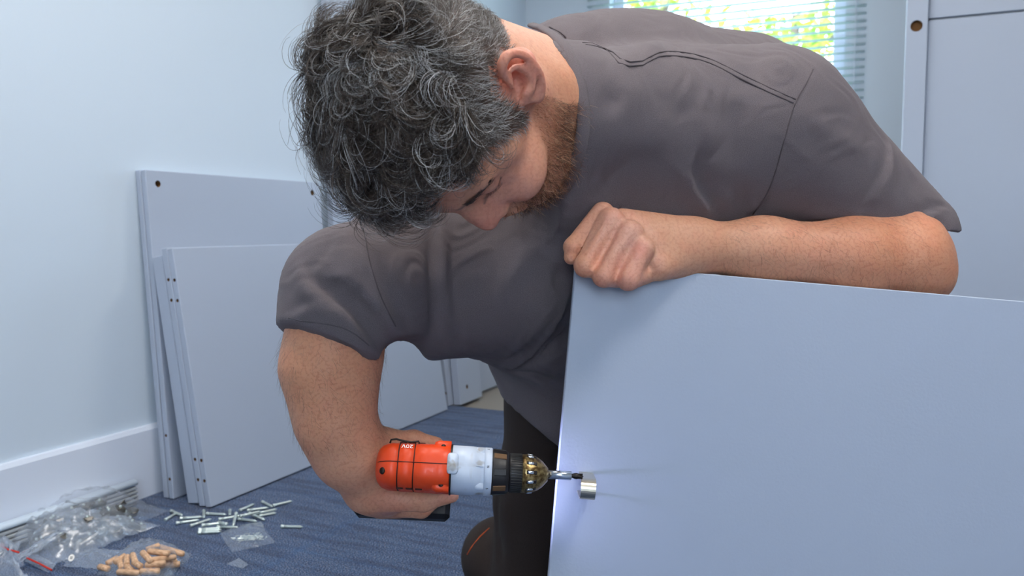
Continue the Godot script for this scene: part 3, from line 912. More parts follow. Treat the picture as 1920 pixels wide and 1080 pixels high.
func drill() -> void:
	var a := Vector3(-0.1592, 0.3988, -0.9466)
	var b := Vector3(0.081, 0.3839, -0.9555)
	var t := thing("cordless_drill", "orange and grey cordless drill held in the man's right hand", "drill", a)
	var x := (b - a).normalized()
	var eye := (Vector3(0, 0.68, 0) - a.lerp(b, 0.3)).normalized()
	var y := (eye - x * eye.dot(x)).normalized()
	y = y.rotated(x, -0.20)
	t.basis = Basis(x, y, x.cross(y))
	# orange motor housing, with grooves cut into it
	var bo := solid(true)
	var secs := [[0.0, 0.006, 0.006, 2.2], [0.0006, 0.014, 0.013, 2.3], [0.003, 0.022, 0.019, 2.4], [0.007, 0.0275, 0.0232, 2.5], [0.013, 0.031, 0.0256, 2.6]]
	for k in [[0.0185, 0], [0.0258, 0], [0.0262, 1], [0.0278, 1], [0.0282, 0], [0.0438, 0], [0.0442, 1], [0.0458, 1], [0.0462, 0], [0.06, 0], [0.075, 0], [0.0862, 0]]:
		var cut: float = 0.0007 * k[1]
		secs.append([k[0], 0.0325 - cut, 0.0265 + 0.0008 * smoothstep(0.02, 0.08, k[0]) - cut, 2.7])
	secs.append([0.0868, 0.0318, 0.0262, 2.7])
	loft_x(bo, secs, 64)
	var body := obj("motor_housing", bo, M.orange, t)
	for gx in [0.027, 0.045]:
		var g := solid(true)
		loft_x(g, [[gx - 0.0008, 0.0316, 0.0259, 2.7], [gx - 0.0005, 0.0321, 0.0263, 2.7], [gx + 0.0005, 0.0321, 0.0263, 2.7], [gx + 0.0008, 0.0316, 0.0259, 2.7]], 64)
		obj("groove", g, M.gap, body)
	var seam_line := solid(true)
	tube_into(seam_line, [Vector3(0.0035, 0.0224, 0), Vector3(0.007, 0.0276, 0), Vector3(0.013, 0.0311, 0), Vector3(0.0185, 0.0325, 0), Vector3(0.05, 0.0326, 0), Vector3(0.0866, 0.0326, 0)], 0.0005, 6)
	obj("parting_line", seam_line, M.gap, body)
	for s in [-1.0, 1.0]:
		var boss := solid(true)
		loft_x(boss, [[0.066, 0.002, 0.001, 2.4, 0.012], [0.068, 0.006, 0.006, 2.4, 0.012], [0.072, 0.0072, 0.0075, 2.4, 0.012], [0.0865, 0.0072, 0.0075, 2.4, 0.012]], 24)
		var bb := obj("screw_boss", boss, M.orange, body)
		bb.position = Vector3(0, 0.004, s * 0.0225)
		var sc := solid(true)
		rings_into(sc, [ring_of(Vector3.ZERO, Vector3.RIGHT, Vector3.BACK, 0.0028, 0.0022, 14), ring_of(Vector3(0, 0.0012, 0), Vector3.RIGHT, Vector3.BACK, 0.0026, 0.002, 14)])
		var so := obj("screw", sc, M.dark_steel, bb)
		so.position = Vector3(0.0775, 0.0188, 0)
		var vent := solid()
		for k in 3:
			box_into(vent, Vector3(0.03 + k * 0.011, 0.012, s * 0.0262), Vector3(0.008, 0.003, 0.0022), 0.0005)
		obj("vent_slots", vent, M.gap, body)
	var dent := solid(true)
	rings_into(dent, [ring_of(Vector3(0.0105, 0.0278, 0.0105), Vector3(0.8, 0.5, 0).normalized(), Vector3.BACK, 0.0036, 0.0042, 18), ring_of(Vector3(0.0095, 0.0292, 0.0105), Vector3(0.8, 0.5, 0).normalized(), Vector3.BACK, 0.0032, 0.0038, 18)])
	obj("rear_screw_hole", dent, M.wire, body)
	# dark joint ring, grey gear housing, torque ring
	var jr := solid(true)
	loft_x(jr, [[0.0865, 0.0335, 0.0282, 2.7], [0.0885, 0.0335, 0.0282, 2.7]], 48)
	obj("joint_ring", jr, M.black, t)
	var gh := solid(true)
	loft_x(gh, [[0.0883, 0.0325, 0.0274, 2.6], [0.112, 0.0322, 0.0276, 2.4], [0.116, 0.0305, 0.0276, 2.2], [0.122, 0.0268, 0.027, 2.0], [0.1265, 0.0265, 0.0268, 2.0]], 48)
	var gear := obj("gear_housing", gh, M.gear_grey, t)
	var plate := solid(true)
	rings_into(plate, [ring_of(Vector3(0.0895, 0.0318, -0.001), Vector3.RIGHT, Vector3.BACK, 0.0068, 0.0125, 24, 4.0), ring_of(Vector3(0.0895, 0.0336, -0.001), Vector3.RIGHT, Vector3.BACK, 0.006, 0.0115, 24, 4.0)])
	obj("raised_plate", plate, M.gear_grey, gear)
	var tick := solid()
	box_into(tick, Vector3(0.1205, 0.0285, 0.0), Vector3(0.010, 0.0016, 0.0014), 0.0004, Basis(Vector3(0, 0, 1), -0.32))
	obj("pointer_rib", tick, M.gear_grey, gear)
	for s in [-1.0, 1.0]:
		var rib := solid(true)
		loft_x(rib, [[0.114, 0.003, 0.004, 2.4, 0.014], [0.118, 0.006, 0.007, 2.4, 0.012], [0.1262, 0.006, 0.007, 2.4, 0.011]], 20)
		obj("shoulder_rib", rib, M.gear_grey, gear).position = Vector3(0, 0.003, s * 0.018)
	var ring := solid(true)
	lathe_x(ring, [[0.1262, 0.0268], [0.1266, 0.0279], [0.1345, 0.0279], [0.1352, 0.027]], 56)
	var tr := obj("torque_ring", ring, M.gear_grey, t)
	var marks := ["2", "1", "N", "5", "7"]
	for k in marks.size():
		var ang := (k - 2) * 0.95
		var tm := TextMesh.new()
		tm.text = marks[k]
		tm.font_size = 24
		tm.pixel_size = 0.00016
		tm.depth = 0.0003
		var mo := MeshInstance3D.new()
		mo.name = "printed_mark"
		mo.mesh = tm
		mo.material_override = M.ink
		var out := Vector3(0, cos(ang), sin(ang))
		mo.transform = Transform3D(Basis(Vector3.RIGHT.cross(out), Vector3.RIGHT, out), Vector3(0.1305, 0, 0) + out * 0.028)
		tr.add_child(mo, true)
	# black collar with worn pads, ribbed grip, keyed metal chuck
	var co := solid(true)
	lathe_x(co, [[0.135, 0.0262], [0.137, 0.0266], [0.150, 0.0252], [0.1545, 0.0238], [0.1552, 0.022]], 48)
	var col := obj("black_collar", co, M.collar, t)
	for k in 8:
		var ang := TAU * k / 8.0 + 0.2
		var out := Vector3(0, cos(ang), sin(ang))
		var pad := solid()
		box_into(pad, Vector3(0.1445, 0, 0) + out * 0.0257, Vector3(0.015, 0.0016, 0.008), 0.0006, Basis(Vector3.RIGHT, out, Vector3.RIGHT.cross(out)).rotated(Vector3.RIGHT.cross(out), -0.09))
		obj("grip_pad", pad, M.worn if k % 3 == 1 else M.collar, col)
	var gp := solid(true)
	lathe_x(gp, [[0.155, 0.0215], [0.157, 0.0225], [0.1705, 0.0218], [0.172, 0.0205]], 48)
	var grip := obj("ribbed_grip", gp, M.collar, t)
	var ribs := solid()
	for k in 44:
		var ang := TAU * k / 44.0
		var out := Vector3(0, cos(ang), sin(ang))
		box_into(ribs, Vector3(0.1638, 0, 0) + out * 0.0222, Vector3(0.013, 0.0012, 0.0014), 0.0003, Basis(Vector3.RIGHT, out, Vector3.RIGHT.cross(out)))
	obj("grip_ribs", ribs, M.black, grip)
	var ch := solid(true)
	lathe_x(ch, [[0.1705, 0.0205], [0.1712, 0.0222], [0.176, 0.0222], [0.184, 0.0212], [0.190, 0.0188], [0.1955, 0.0150], [0.1995, 0.0105], [0.202, 0.0078], [0.2022, 0.006]], 48)
	var chuck := obj("metal_chuck", ch, M.brass, t)
	for k in 12:
		var ang := TAU * k / 12.0 + 0.13
		var out := Vector3(0, cos(ang), sin(ang))
		var slot := solid()
		box_into(slot, Vector3(0.1815, 0, 0) + out * 0.0208, Vector3(0.0125, 0.0022, 0.0048), 0.0008, Basis(Vector3.RIGHT, out, Vector3.RIGHT.cross(out)).rotated(Vector3.RIGHT.cross(out), -0.16))
		obj("chuck_slot", slot, M.dark_steel, chuck)
		var key := solid(true)
		loft_x(key, [[-0.0035, 0.0008, 0.0016, 2.0], [-0.002, 0.0014, 0.002, 2.0], [0.0025, 0.0014, 0.002, 2.0], [0.0035, 0.0008, 0.0014, 2.0]], 10)
		var ko := obj("chuck_tooth", key, M.chrome, chuck)
		ko.transform = Transform3D(Basis(Vector3.RIGHT, out, Vector3.RIGHT.cross(out)).rotated(Vector3.RIGHT.cross(out), -0.16), Vector3(0.1805, 0, 0) + out * 0.0216)
	var ho := solid(true)
	lathe_x(ho, [[0.200, 0.0056], [0.2296, 0.0056], [0.2302, 0.0050], [0.2303, 0.003]], 6)
	obj("bit_holder", ho, M.chrome, t)
	var bt := solid(true)
	lathe_x(bt, [[0.229, 0.0026], [0.232, 0.0026], [0.2335, 0.0034], [0.2365, 0.0038], [0.2385, 0.0030], [0.2405, 0.0024], [0.2445, 0.0006]], 12)
	var bit := obj("driver_bit", bt, M.dark_steel, t)
	for k in 2:
		var fin := solid()
		box_into(fin, Vector3(0.2405, 0, 0), Vector3(0.0065, 0.0065, 0.001), 0.0003, Basis(Vector3.RIGHT, PI / 2 * k + 0.4))
		obj("bit_fin", fin, M.dark_steel, bit)
	# handle, trigger, battery
	var hd := solid(true)
	var rings := []
	for k in [[-0.02, 0.060, 0.020, 0.018], [-0.04, 0.056, 0.020, 0.0165], [-0.075, 0.050, 0.0185, 0.0155], [-0.11, 0.043, 0.019, 0.016], [-0.128, 0.040, 0.024, 0.02]]:
		rings.append(ring_of(Vector3(k[1], k[0], 0), Vector3.RIGHT, Vector3.BACK, k[2], k[3], 24, 2.4))
	rings_into(hd, rings)
	obj("handle", hd, M.black, t)
	var tg := solid(true)
	rings_into(tg, [ring_of(Vector3(0.078, -0.033, 0), Vector3.RIGHT, Vector3.BACK, 0.010, 0.007, 16), ring_of(Vector3(0.075, -0.058, 0), Vector3.RIGHT, Vector3.BACK, 0.008, 0.007, 16)])
	obj("trigger", tg, M.black, t)
	var ba := solid()
	box_into(ba, Vector3(0.024, -0.143, 0), Vector3(0.126, 0.034, 0.076), 0.006)
	obj("battery", ba, M.black, t)
	# belt-clip wire along the upper side, and the printed voltage
	var wi := solid(true)
	tube_into(wi, [Vector3(0.015, 0.020, -0.0235), Vector3(0.016, 0.020, -0.0275), Vector3(0.022, 0.020, -0.0285), Vector3(0.032, 0.021, -0.0262), Vector3(0.040, 0.020, -0.0258), Vector3(0.048, 0.020, -0.0272), Vector3(0.049, 0.020, -0.0245)], 0.0012, 8)
	obj("wire_clip", wi, M.wire, body)
	var tx := TextMesh.new()
	tx.text = "20V"
	tx.font_size = 40
	tx.pixel_size = 0.00019
	tx.depth = 0.0003
	var to := MeshInstance3D.new()
	to.name = "voltage_print"
	to.mesh = tx
	to.material_override = M.letter
	var nrm := Vector3(0, 0.84, -0.54).normalized()
	to.transform = Transform3D(Basis(Vector3.LEFT, Vector3.LEFT.cross(nrm) * -1.0, nrm), Vector3(0.0362, 0.0286, -0.0186))
	body.add_child(to, true)
	# the work light under the chuck
	var le := solid(true)
	loft_x(le, [[0.1185, 0.002, 0.003, 2.0, -0.026], [0.1215, 0.002, 0.003, 2.0, -0.026]], 16)
	obj("work_light", le, M.led, t)
	var nose := solid(true)
	loft_x(nose, [[0.085, 0.006, 0.012, 2.4, -0.031], [0.1183, 0.0035, 0.006, 2.4, -0.031]], 24)
	obj("light_nose", nose, M.gear_grey, t)
	var sp := SpotLight3D.new()
	sp.name = "work_lamp"
	sp.light_color = Color(0.74, 0.76, 1.0)
	sp.light_energy = 0.10
	sp.spot_range = 6.0
	sp.spot_attenuation = 2.0
	sp.spot_angle = 50.0
	sp.spot_angle_attenuation = 0.8
	sp.light_size = 0.004
	sp.shadow_enabled = true
	t.add_child(sp)
	sp.position = Vector3(0.1235, -0.026, 0.004)
	sp.basis = Basis(Vector3(0, 0, 1), Vector3(0, 1, 0), Vector3(-1, 0, 0))


# ---------------------------------------------------------------- sculpting: distance fields meshed as surface nets
class Prim:
	var kind := 0          # 0 cone, 1 cut cone, 2 carved cone, 3 egg, 4 carved egg, 5 fold
	var a: Vector3
	var ab: Vector3
	var inv := 0.0
	var ra := 0.0
	var dr := 0.0
	var k := 0.02
	var n: Vector3
	var c: Vector3
	var r: Vector3
	var pts: PackedVector3Array
	var wt: PackedFloat32Array


func cone(l: Array, a: Vector3, b: Vector3, ra: float, rb: float, k: float, kind := 0) -> Prim:
	var q := Prim.new()
	q.kind = kind
	q.a = a
	q.ab = b - a
	q.inv = 1.0 / maxf(q.ab.length_squared(), 1e-12)
	q.ra = ra
	q.dr = rb - ra
	q.k = k
	l.append(q)
	return q


func cut_cone(l: Array, a: Vector3, b: Vector3, ra: float, rb: float, k: float, c: Vector3, n: Vector3) -> void:
	var q := cone(l, a, b, ra, rb, k, 1)
	q.c = c
	q.n = n


func egg(l: Array, c: Vector3, r: Vector3, k: float, carve := 0) -> void:
	var q := Prim.new()
	q.kind = 4 if carve else 3
	q.c = c
	q.r = r
	q.k = k
	l.append(q)


func fold(l: Array, amp: float, w: float, pts: Array, lap := Vector3.ZERO) -> void:
	# a crease in cloth or skin; with lap (the outward normal) one side is lifted over the other
	var q := Prim.new()
	q.kind = 5
	q.ra = amp
	q.k = w
	q.pts = PackedVector3Array(pts)
	q.n = lap
	var m := pts.size() - 1
	for i in pts.size():
		q.wt.append(minf(1.0, 0.15 + 3.4 * minf(i, m - i) / maxf(m, 1)))
	l.append(q)


static func reach(q: Prim, p: Vector3) -> float:
	if q.kind <= 2:
		var pa := p - q.a
		var t := clampf(pa.dot(q.ab) * q.inv, 0.0, 1.0)
		var v := (pa - q.ab * t).length() - (q.ra + q.dr * t)
		if q.kind == 1:
			v = maxf(v, (p - q.c).dot(q.n))
		return v
	if q.kind <= 4:
		var o := p - q.c
		var w := Vector3(o.dot(HEAD_F), o.dot(HEAD_U), o.dot(HEAD_L)) / q.r
		var k0 := w.length()
		var k1 := (w / q.r).length() + 1e-9
		return k0 * (k0 - 1.0) / k1
	var best := 1e9
	for i in q.pts.size():
		best = minf(best, p.distance_squared_to(q.pts[i]))
	return sqrt(best)


static func field(l: Array, p: Vector3) -> float:
	var d := 1.0
	for q: Prim in l:
		if q.kind == 5:
			var m := 0.0
			var sg := 1.0
			var iw := 1.0 / q.k
			for i in q.pts.size() - 1:
				var a := q.pts[i]
				var ab := q.pts[i + 1] - a
				var t := clampf((p - a).dot(ab) / ab.length_squared(), 0.0, 1.0)
				var o := p - a - ab * t
				var e := 1.0 - o.length() * iw
				if e > 0.0:
					var v := e * e * lerpf(q.wt[i], q.wt[i + 1], t)
					if v > m:
						m = v
						if q.n != Vector3.ZERO:
							sg = clampf(o.dot(ab.cross(q.n).normalized()) * iw / 0.12, -1.0, 1.0)
			d += q.ra * m * sg
			continue
		var v := 0.0
		if q.kind == 0:
			var pa := p - q.a
			var t := clampf(pa.dot(q.ab) * q.inv, 0.0, 1.0)
			v = (pa - q.ab * t).length() - (q.ra + q.dr * t)
		else:
			v = reach(q, p)
		if q.kind == 2 or q.kind == 4:
			var h := maxf(q.k - absf(d + v), 0.0)
			d = maxf(d, -v) + h * h * 0.25 / q.k
		else:
			var h := maxf(q.k - absf(d - v), 0.0)
			d = minf(d, v) - h * h * 0.25 / q.k
	return d


static func sculpt(l: Array, lo: Vector3, hi: Vector3, cell: float) -> Dictionary:
	# surface nets inside the box lo..hi, block by block
	var B := 5
	var size := hi - lo
	var nb := Vector3i((size / (cell * B)).ceil())
	var NY := nb.y * B + 2
	var NZ := nb.z * B + 2
	var half := cell * B * 0.5 * 1.7321
	var core := []
	var deep := 0.004
	var kmax := 0.0
	for q: Prim in l:
		if q.kind == 5:
			deep = maxf(deep, absf(q.ra) * 1.2)
		else:
			core.append(q)
			kmax = maxf(kmax, q.k)
	var verts := PackedVector3Array()
	var index := {}
	var edges := PackedInt32Array()
	var s := PackedFloat32Array()
	var S := B + 1
	s.resize(S * S * S)
	var offs := PackedInt32Array([0, S * S, S, S * S + S, 1, S * S + 1, S + 1, S * S + S + 1])
	for bx in nb.x:
		for by in nb.y:
			for bz in nb.z:
				var base := lo + Vector3(bx, by, bz) * (cell * B)
				var mid := base + Vector3.ONE * (cell * B * 0.5)
				var dc := field(core, mid)
				if absf(dc) > half * 1.3 + deep:
					continue
				var near := []
				for q: Prim in l:
					var v := reach(q, mid)
					if v < (q.k + half + 0.04 if q.kind == 5 else half * (1.8 if q.kind > 2 else 1.15) + kmax * 1.25 + 0.02):
						near.append(q)
				if near.is_empty():
					continue
				for i in S:
					for j in S:
						for k in S:
							s[(i * S + j) * S + k] = field(near, base + Vector3(i, j, k) * cell)
				for i in B:
					for j in B:
						for k in B:
							var o := (i * S + j) * S + k
							var mask := 0
							for c in 8:
								if s[o + offs[c]] < 0.0:
									mask |= 1 << c
							if mask == 0 or mask == 255:
								continue
							var sum := Vector3.ZERO
							var cnt := 0
							for e in 12:
								var c0: int = [0, 2, 4, 6, 0, 1, 4, 5, 0, 1, 2, 3][e]
								var c1: int = [1, 3, 5, 7, 2, 3, 6, 7, 4, 5, 6, 7][e]
								if ((mask >> c0) & 1) != ((mask >> c1) & 1):
									var s0 := s[o + offs[c0]]
									var s1 := s[o + offs[c1]]
									var t := s0 / (s0 - s1)
									var p0 := Vector3(c0 & 1, (c0 >> 1) & 1, c0 >> 2)
									var p1 := Vector3(c1 & 1, (c1 >> 1) & 1, c1 >> 2)
									sum += p0 + (p1 - p0) * t
									cnt += 1
							var gi := bx * B + i
							var gj := by * B + j
							var gk := bz * B + k
							var key := (gi * NY + gj) * NZ + gk
							index[key] = verts.size()
							verts.append(base + (Vector3(i, j, k) + sum / cnt) * cell)
							var in0 := mask & 1
							for ax in 3:
								if ((mask >> (1 << ax)) & 1) != in0:
									edges.append(key)
									edges.append(ax)
									edges.append(in0)
	var ids := PackedInt32Array()
	var stepk := [NY * NZ, NZ, 1]
	for e in range(0, edges.size(), 3):
		var ax := edges[e + 1]
		var u: int = stepk[(ax + 1) % 3]
		var w: int = stepk[(ax + 2) % 3]
		var key := edges[e]
		if not (index.has(key - u) and index.has(key - w) and index.has(key - u - w)):
			continue
		var v0: int = index[key]
		var v1: int = index[key - u]
		var v2: int = index[key - u - w]
		var v3: int = index[key - w]
		if edges[e + 2]:
			ids.append_array(PackedInt32Array([v0, v2, v1, v0, v3, v2]))
		else:
			ids.append_array(PackedInt32Array([v0, v1, v2, v0, v2, v3]))
	return {"verts": verts, "ids": ids}


static func relax(d: Dictionary, amount: float) -> void:
	# one smoothing pass, each vertex towards the mean of its neighbours
	var verts: PackedVector3Array = d.verts
	var ids: PackedInt32Array = d.ids
	var sum := PackedVector3Array()
	var cnt := PackedInt32Array()
	sum.resize(verts.size())
	cnt.resize(verts.size())
	for i in range(0, ids.size(), 3):
		var a := ids[i]
		var b := ids[i + 1]
		var c := ids[i + 2]
		sum[a] += verts[b] + verts[c]
		sum[b] += verts[a] + verts[c]
		sum[c] += verts[a] + verts[b]
		cnt[a] += 2
		cnt[b] += 2
		cnt[c] += 2
	for i in verts.size():
		if cnt[i] > 0:
			verts[i] = verts[i].lerp(sum[i] / cnt[i], amount)
	d.verts = verts


static func add_normals(d: Dictionary) -> void:
	var verts: PackedVector3Array = d.verts
	var ids: PackedInt32Array = d.ids
	var nor := PackedVector3Array()
	nor.resize(verts.size())
	for i in range(0, ids.size(), 3):
		var a := ids[i]
		var b := ids[i + 1]
		var c := ids[i + 2]
		var n := (verts[a] - verts[c]).cross(verts[a] - verts[b])
		nor[a] += n
		nor[b] += n
		nor[c] += n
	for i in nor.size():
		nor[i] = nor[i].normalized()
	d.normals = nor


static func ripple(d: Dictionary, amp: float, freq: float, salt: int, squash: Vector3) -> void:
	# small cloth wrinkles along the normals
	var no := FastNoiseLite.new()
	no.noise_type = FastNoiseLite.TYPE_SIMPLEX_SMOOTH
	no.seed = salt
	no.frequency = freq
	no.fractal_octaves = 2
	var verts: PackedVector3Array = d.verts
	for i in verts.size():
		var p := verts[i]
		var w := no.get_noise_3d(p.x * 0.5, p.y * 0.5, p.z * 0.5) * 0.5
		verts[i] = p + d.normals[i] * amp * no.get_noise_3d((p.x + w) * squash.x, (p.y + w) * squash.y, (p.z) * squash.z)
	d.verts = verts
	add_normals(d)


static func joined(parts: Array) -> Dictionary:
	var verts := PackedVector3Array()
	var nor := PackedVector3Array()
	var ids := PackedInt32Array()
	for d in parts:
		var at0 := verts.size()
		verts.append_array(d.verts)
		nor.append_array(d.normals)
		for i in d.ids:
			ids.append(i + at0)
	return {"verts": verts, "normals": nor, "ids": ids}


func surface(d: Dictionary, shift := Vector3.ZERO) -> ArrayMesh:
	var a := []
	a.resize(Mesh.ARRAY_MAX)
	var verts: PackedVector3Array = d.verts
	if shift != Vector3.ZERO:
		for i in verts.size():
			verts[i] += shift
	a[Mesh.ARRAY_VERTEX] = verts
	a[Mesh.ARRAY_NORMAL] = d.normals
	a[Mesh.ARRAY_INDEX] = d.ids
	if d.has("colors"):
		a[Mesh.ARRAY_COLOR] = d.colors
	var m := ArrayMesh.new()
	m.add_surface_from_arrays(Mesh.PRIMITIVE_TRIANGLES, a)
	return m


func start_sculpting() -> Dictionary:
	var w := {"shirt": shirt_form(), "jeans": jeans_form(), "left_arm": left_arm_form(), "right_arm": right_arm_form(), "head": head_form()}
	var out := {}
	var ids := []
	var jobs := [
		["shirt", w.shirt, Vector3(-0.5409, -0.0641, -1.6488).min(Vector3(-0.36, 0.2, -1.75)), Vector3(0.66, 1.12, -0.86), 0.0045, 1],
		["jeans", w.jeans, Vector3(-0.18, -0.02, -2.15), Vector3(0.62, 0.62, -1.25), 0.0085, 1],
		["left_arm", w.left_arm, Vector3(0.05, 0.5, -1.32), Vector3(0.66, 0.92, -0.88), 0.003, 1],
		["right_arm", w.right_arm, Vector3(-0.34, 0.22, -1.32), Vector3(-0.03, 0.78, -0.86), 0.003, 1],
		["head", w.head, Vector3(-0.32, 0.62, -1.3), Vector3(0.26, 1.05, -0.62), 0.003, 1],
	]
	for j in jobs:
		out[j[0]] = {}
		var slot: Dictionary = out[j[0]]
		ids.append(WorkerThreadPool.add_task(func() -> void:
			var d := sculpt(j[1], j[2], j[3], j[4])
			for k in j[5]:
				relax(d, 0.3)
			add_normals(d)
			if j[0] == "shirt":
				ripple(d, 0.0016, 11.0, 4, Vector3(1, 0.6, 1))
			slot.merge(d)))
	out.tasks = ids
	return out


func shirt_form() -> Array:
	var p := []
	cone(p, Vector3(-0.1275, 0.606, -1.1878), Vector3(0.2649, 0.7608, -1.2095), 0.108, 0.14, 0.05)
	cone(p, Vector3(0.1555, 0.8424, -1.2758), Vector3(0.3356, 0.8024, -1.3731), 0.155, 0.198, 0.06)
	cone(p, Vector3(0.1863, 0.7958, -1.1369), Vector3(0.3433, 0.8009, -1.1373), 0.1, 0.112, 0.05)
	cone(p, Vector3(0.1174, 0.7707, -1.14), Vector3(0.1629, 0.683, -1.1435), 0.075, 0.09, 0.08)
	cone(p, Vector3(-0.0425, 0.5868, -1.1863), Vector3(0.0591, 0.5403, -1.2932), 0.089, 0.118, 0.055)
	cone(p, Vector3(-0.112, 0.5862, -1.1462), Vector3(0, 0.6098, -1.1279), 0.066, 0.083, 0.05)
	cut_cone(p, Vector3(0.0269, 0.5317, -1.3727), Vector3(0.1148, 0.3489, -1.3389), 0.095, 0.1, 0.03, Vector3(-0.02, 0.3954, -1.3825), Vector3(-0.6175, -0.7812, 0.092))
	cut_cone(p, Vector3(0.3522, 0.8073, -1.1428), Vector3(0.5474, 0.6654, -1.1321), 0.112, 0.064, 0.04, Vector3(0.595, 0.6715, -1.1025), Vector3(-0.1005, -0.9909, -0.0891))
	cone(p, Vector3(-0.152, 0.6107, -1.1129), Vector3(-0.1961, 0.5928, -1.0163), 0.094, 0.078, 0.07)
	cut_cone(p, Vector3(-0.2014, 0.5968, -1.0166), Vector3(-0.2175, 0.5263, -0.9762), 0.079, 0.068, 0.04, Vector3(-0.2685, 0.5613, -0.9738), Vector3(-0.3107, -0.8959, 0.3175))
	cut_cone(p, Vector3(-0.1605, 0.596, -1.0266), Vector3(-0.1771, 0.5224, -1.001), 0.05, 0.045, 0.03, Vector3(-0.2685, 0.5613, -0.9738), Vector3(-0.3107, -0.8959, 0.3175))
	cone(p, Vector3(-0.1227, 0.5366, -0.8918), Vector3(-0.1855, 0.4516, -1.3868), 0.021, 0.032, 0.02, CARVE)
	cone(p, Vector3(-0.2156, 0.5401, -0.9923), Vector3(-0.2187, 0.4785, -0.9726), 0.056, 0.064, 0.006, CARVE)
	cone(p, Vector3(0.4945, 0.701, -1.1248), Vector3(0.5709, 0.6104, -1.1179), 0.05, 0.06, 0.006, CARVE)
	cone(p, Vector3(0.0974, 0.8618, -1.2171), Vector3(0.1964, 0.8628, -1.2773), 0.122, 0.14, 0.03)
	cut_cone(p, Vector3(0.2473, 0.8062, -1.1327), Vector3(0.0494, 0.8128, -1.0279), 0.112, 0.094, 0.035, Vector3(0.0165, 0.9463, -1.0831), Vector3(-0.9752, -0.101, 0.1969))
	cut_cone(p, Vector3(0.1643, 0.683, -1.1535), Vector3(0.058, 0.7439, -1.0578), 0.08, 0.075, 0.03, Vector3(0.0165, 0.9463, -1.0831), Vector3(-0.9752, -0.101, 0.1969))
	cone(p, Vector3(0.0497, 0.8105, -1.0207), Vector3(-0.0125, 0.8099, -0.9725), 0.071, 0.095, 0.004, CARVE)
	fold(p, -0.0075, 0.0162, [Vector3(-0.0944, 0.7002, -1.0813), Vector3(-0.0918, 0.6805, -1.0607), Vector3(-0.0898, 0.6613, -1.0465), Vector3(-0.0882, 0.6424, -1.0365), Vector3(-0.0869, 0.6248, -1.0308), Vector3(-0.0859, 0.607, -1.0285), Vector3(-0.0853, 0.5889, -1.0305), Vector3(-0.0849, 0.5702, -1.0374), Vector3(-0.0848, 0.5505, -1.0497), Vector3(-0.0854, 0.5292, -1.0697), Vector3(-0.0839, 0.5026, -1.1129)])
	fold(p, 0.009, 0.0189, [Vector3(-0.1036, 0.6759, -1.0523), Vector3(-0.1018, 0.6608, -1.04), Vector3(-0.1003, 0.646, -1.0303), Vector3(-0.0989, 0.6313, -1.0216), Vector3(-0.0977, 0.6168, -1.015), Vector3(-0.0969, 0.5993, -1.0123), Vector3(-0.0968, 0.5812, -1.0169), Vector3(-0.0976, 0.5619, -1.0301), Vector3(-0.1003, 0.5428, -1.0466), Vector3(-0.1037, 0.5221, -1.07)])
	fold(p, 0.006, 0.0135, [Vector3(-0.0764, 0.6623, -1.0522), Vector3(-0.0756, 0.6472, -1.0446), Vector3(-0.075, 0.6322, -1.0393), Vector3(-0.0745, 0.6172, -1.0363), Vector3(-0.0742, 0.602, -1.0358), Vector3(-0.0719, 0.5835, -1.0399), Vector3(-0.0698, 0.5644, -1.0482), Vector3(-0.068, 0.5443, -1.0621), Vector3(-0.0679, 0.526, -1.0799), Vector3(-0.0687, 0.5044, -1.115)])
	fold(p, -0.0063, 0.0297, [Vector3(0.0205, 0.6487, -1.0518), Vector3(0.0102, 0.6319, -1.0459), Vector3(0, 0.615, -1.0435), Vector3(-0.0102, 0.5979, -1.0446), Vector3(-0.0214, 0.5861, -1.0484), Vector3(-0.0326, 0.5742, -1.0524), Vector3(-0.044, 0.5622, -1.0567), Vector3(-0.0555, 0.5499, -1.0616)])
	fold(p, -0.012, 0.035, [Vector3(0.0779, 0.5825, -1.0869), Vector3(0.07, 0.5688, -1.091), Vector3(0.0621, 0.5546, -1.098), Vector3(0.0546, 0.5393, -1.113), Vector3(0.0429, 0.519, -1.1395), Vector3(0.0305, 0.4985, -1.1624), Vector3(0.0162, 0.4838, -1.1766), Vector3(0.0016, 0.4666, -1.2038)], Vector3(0.4355, -0.7966, 0.4192))
	fold(p, -0.0088, 0.0243, [Vector3(0.0628, 0.5889, -1.0704), Vector3(0.0512, 0.5738, -1.0697), Vector3(0.0397, 0.5581, -1.0734), Vector3(0.0284, 0.5415, -1.0842), Vector3(0.0168, 0.5275, -1.0994), Vector3(0.0049, 0.511, -1.1287), Vector3(-0.0076, 0.4936, -1.1594)])
	fold(p, -0.007, 0.022, [Vector3(0.0789, 0.5457, -1.1392), Vector3(0.0679, 0.5315, -1.1472), Vector3(0.0567, 0.5171, -1.1557), Vector3(0.0448, 0.4983, -1.1685), Vector3(0.0326, 0.4786, -1.1843)], Vector3(0.4667, -0.6891, 0.5544))
	fold(p, 0.015, 0.0162, [Vector3(0.062, 0.6347, -1.0597), Vector3(0.0594, 0.6104, -1.0616), Vector3(0.0699, 0.5935, -1.0735)])
	fold(p, -0.01, 0.027, [Vector3(0.0769, 0.6693, -1.0326), Vector3(0.074, 0.6521, -1.0514), Vector3(0.0703, 0.6346, -1.0612), Vector3(0.0801, 0.6133, -1.0709)])
	fold(p, 0.012, 0.0189, [Vector3(-0.0236, 0.4753, -1.1991), Vector3(0, 0.4601, -1.2176), Vector3(0.0318, 0.4571, -1.2118), Vector3(0.053, 0.4482, -1.2224), Vector3(0.0745, 0.4392, -1.2331)])
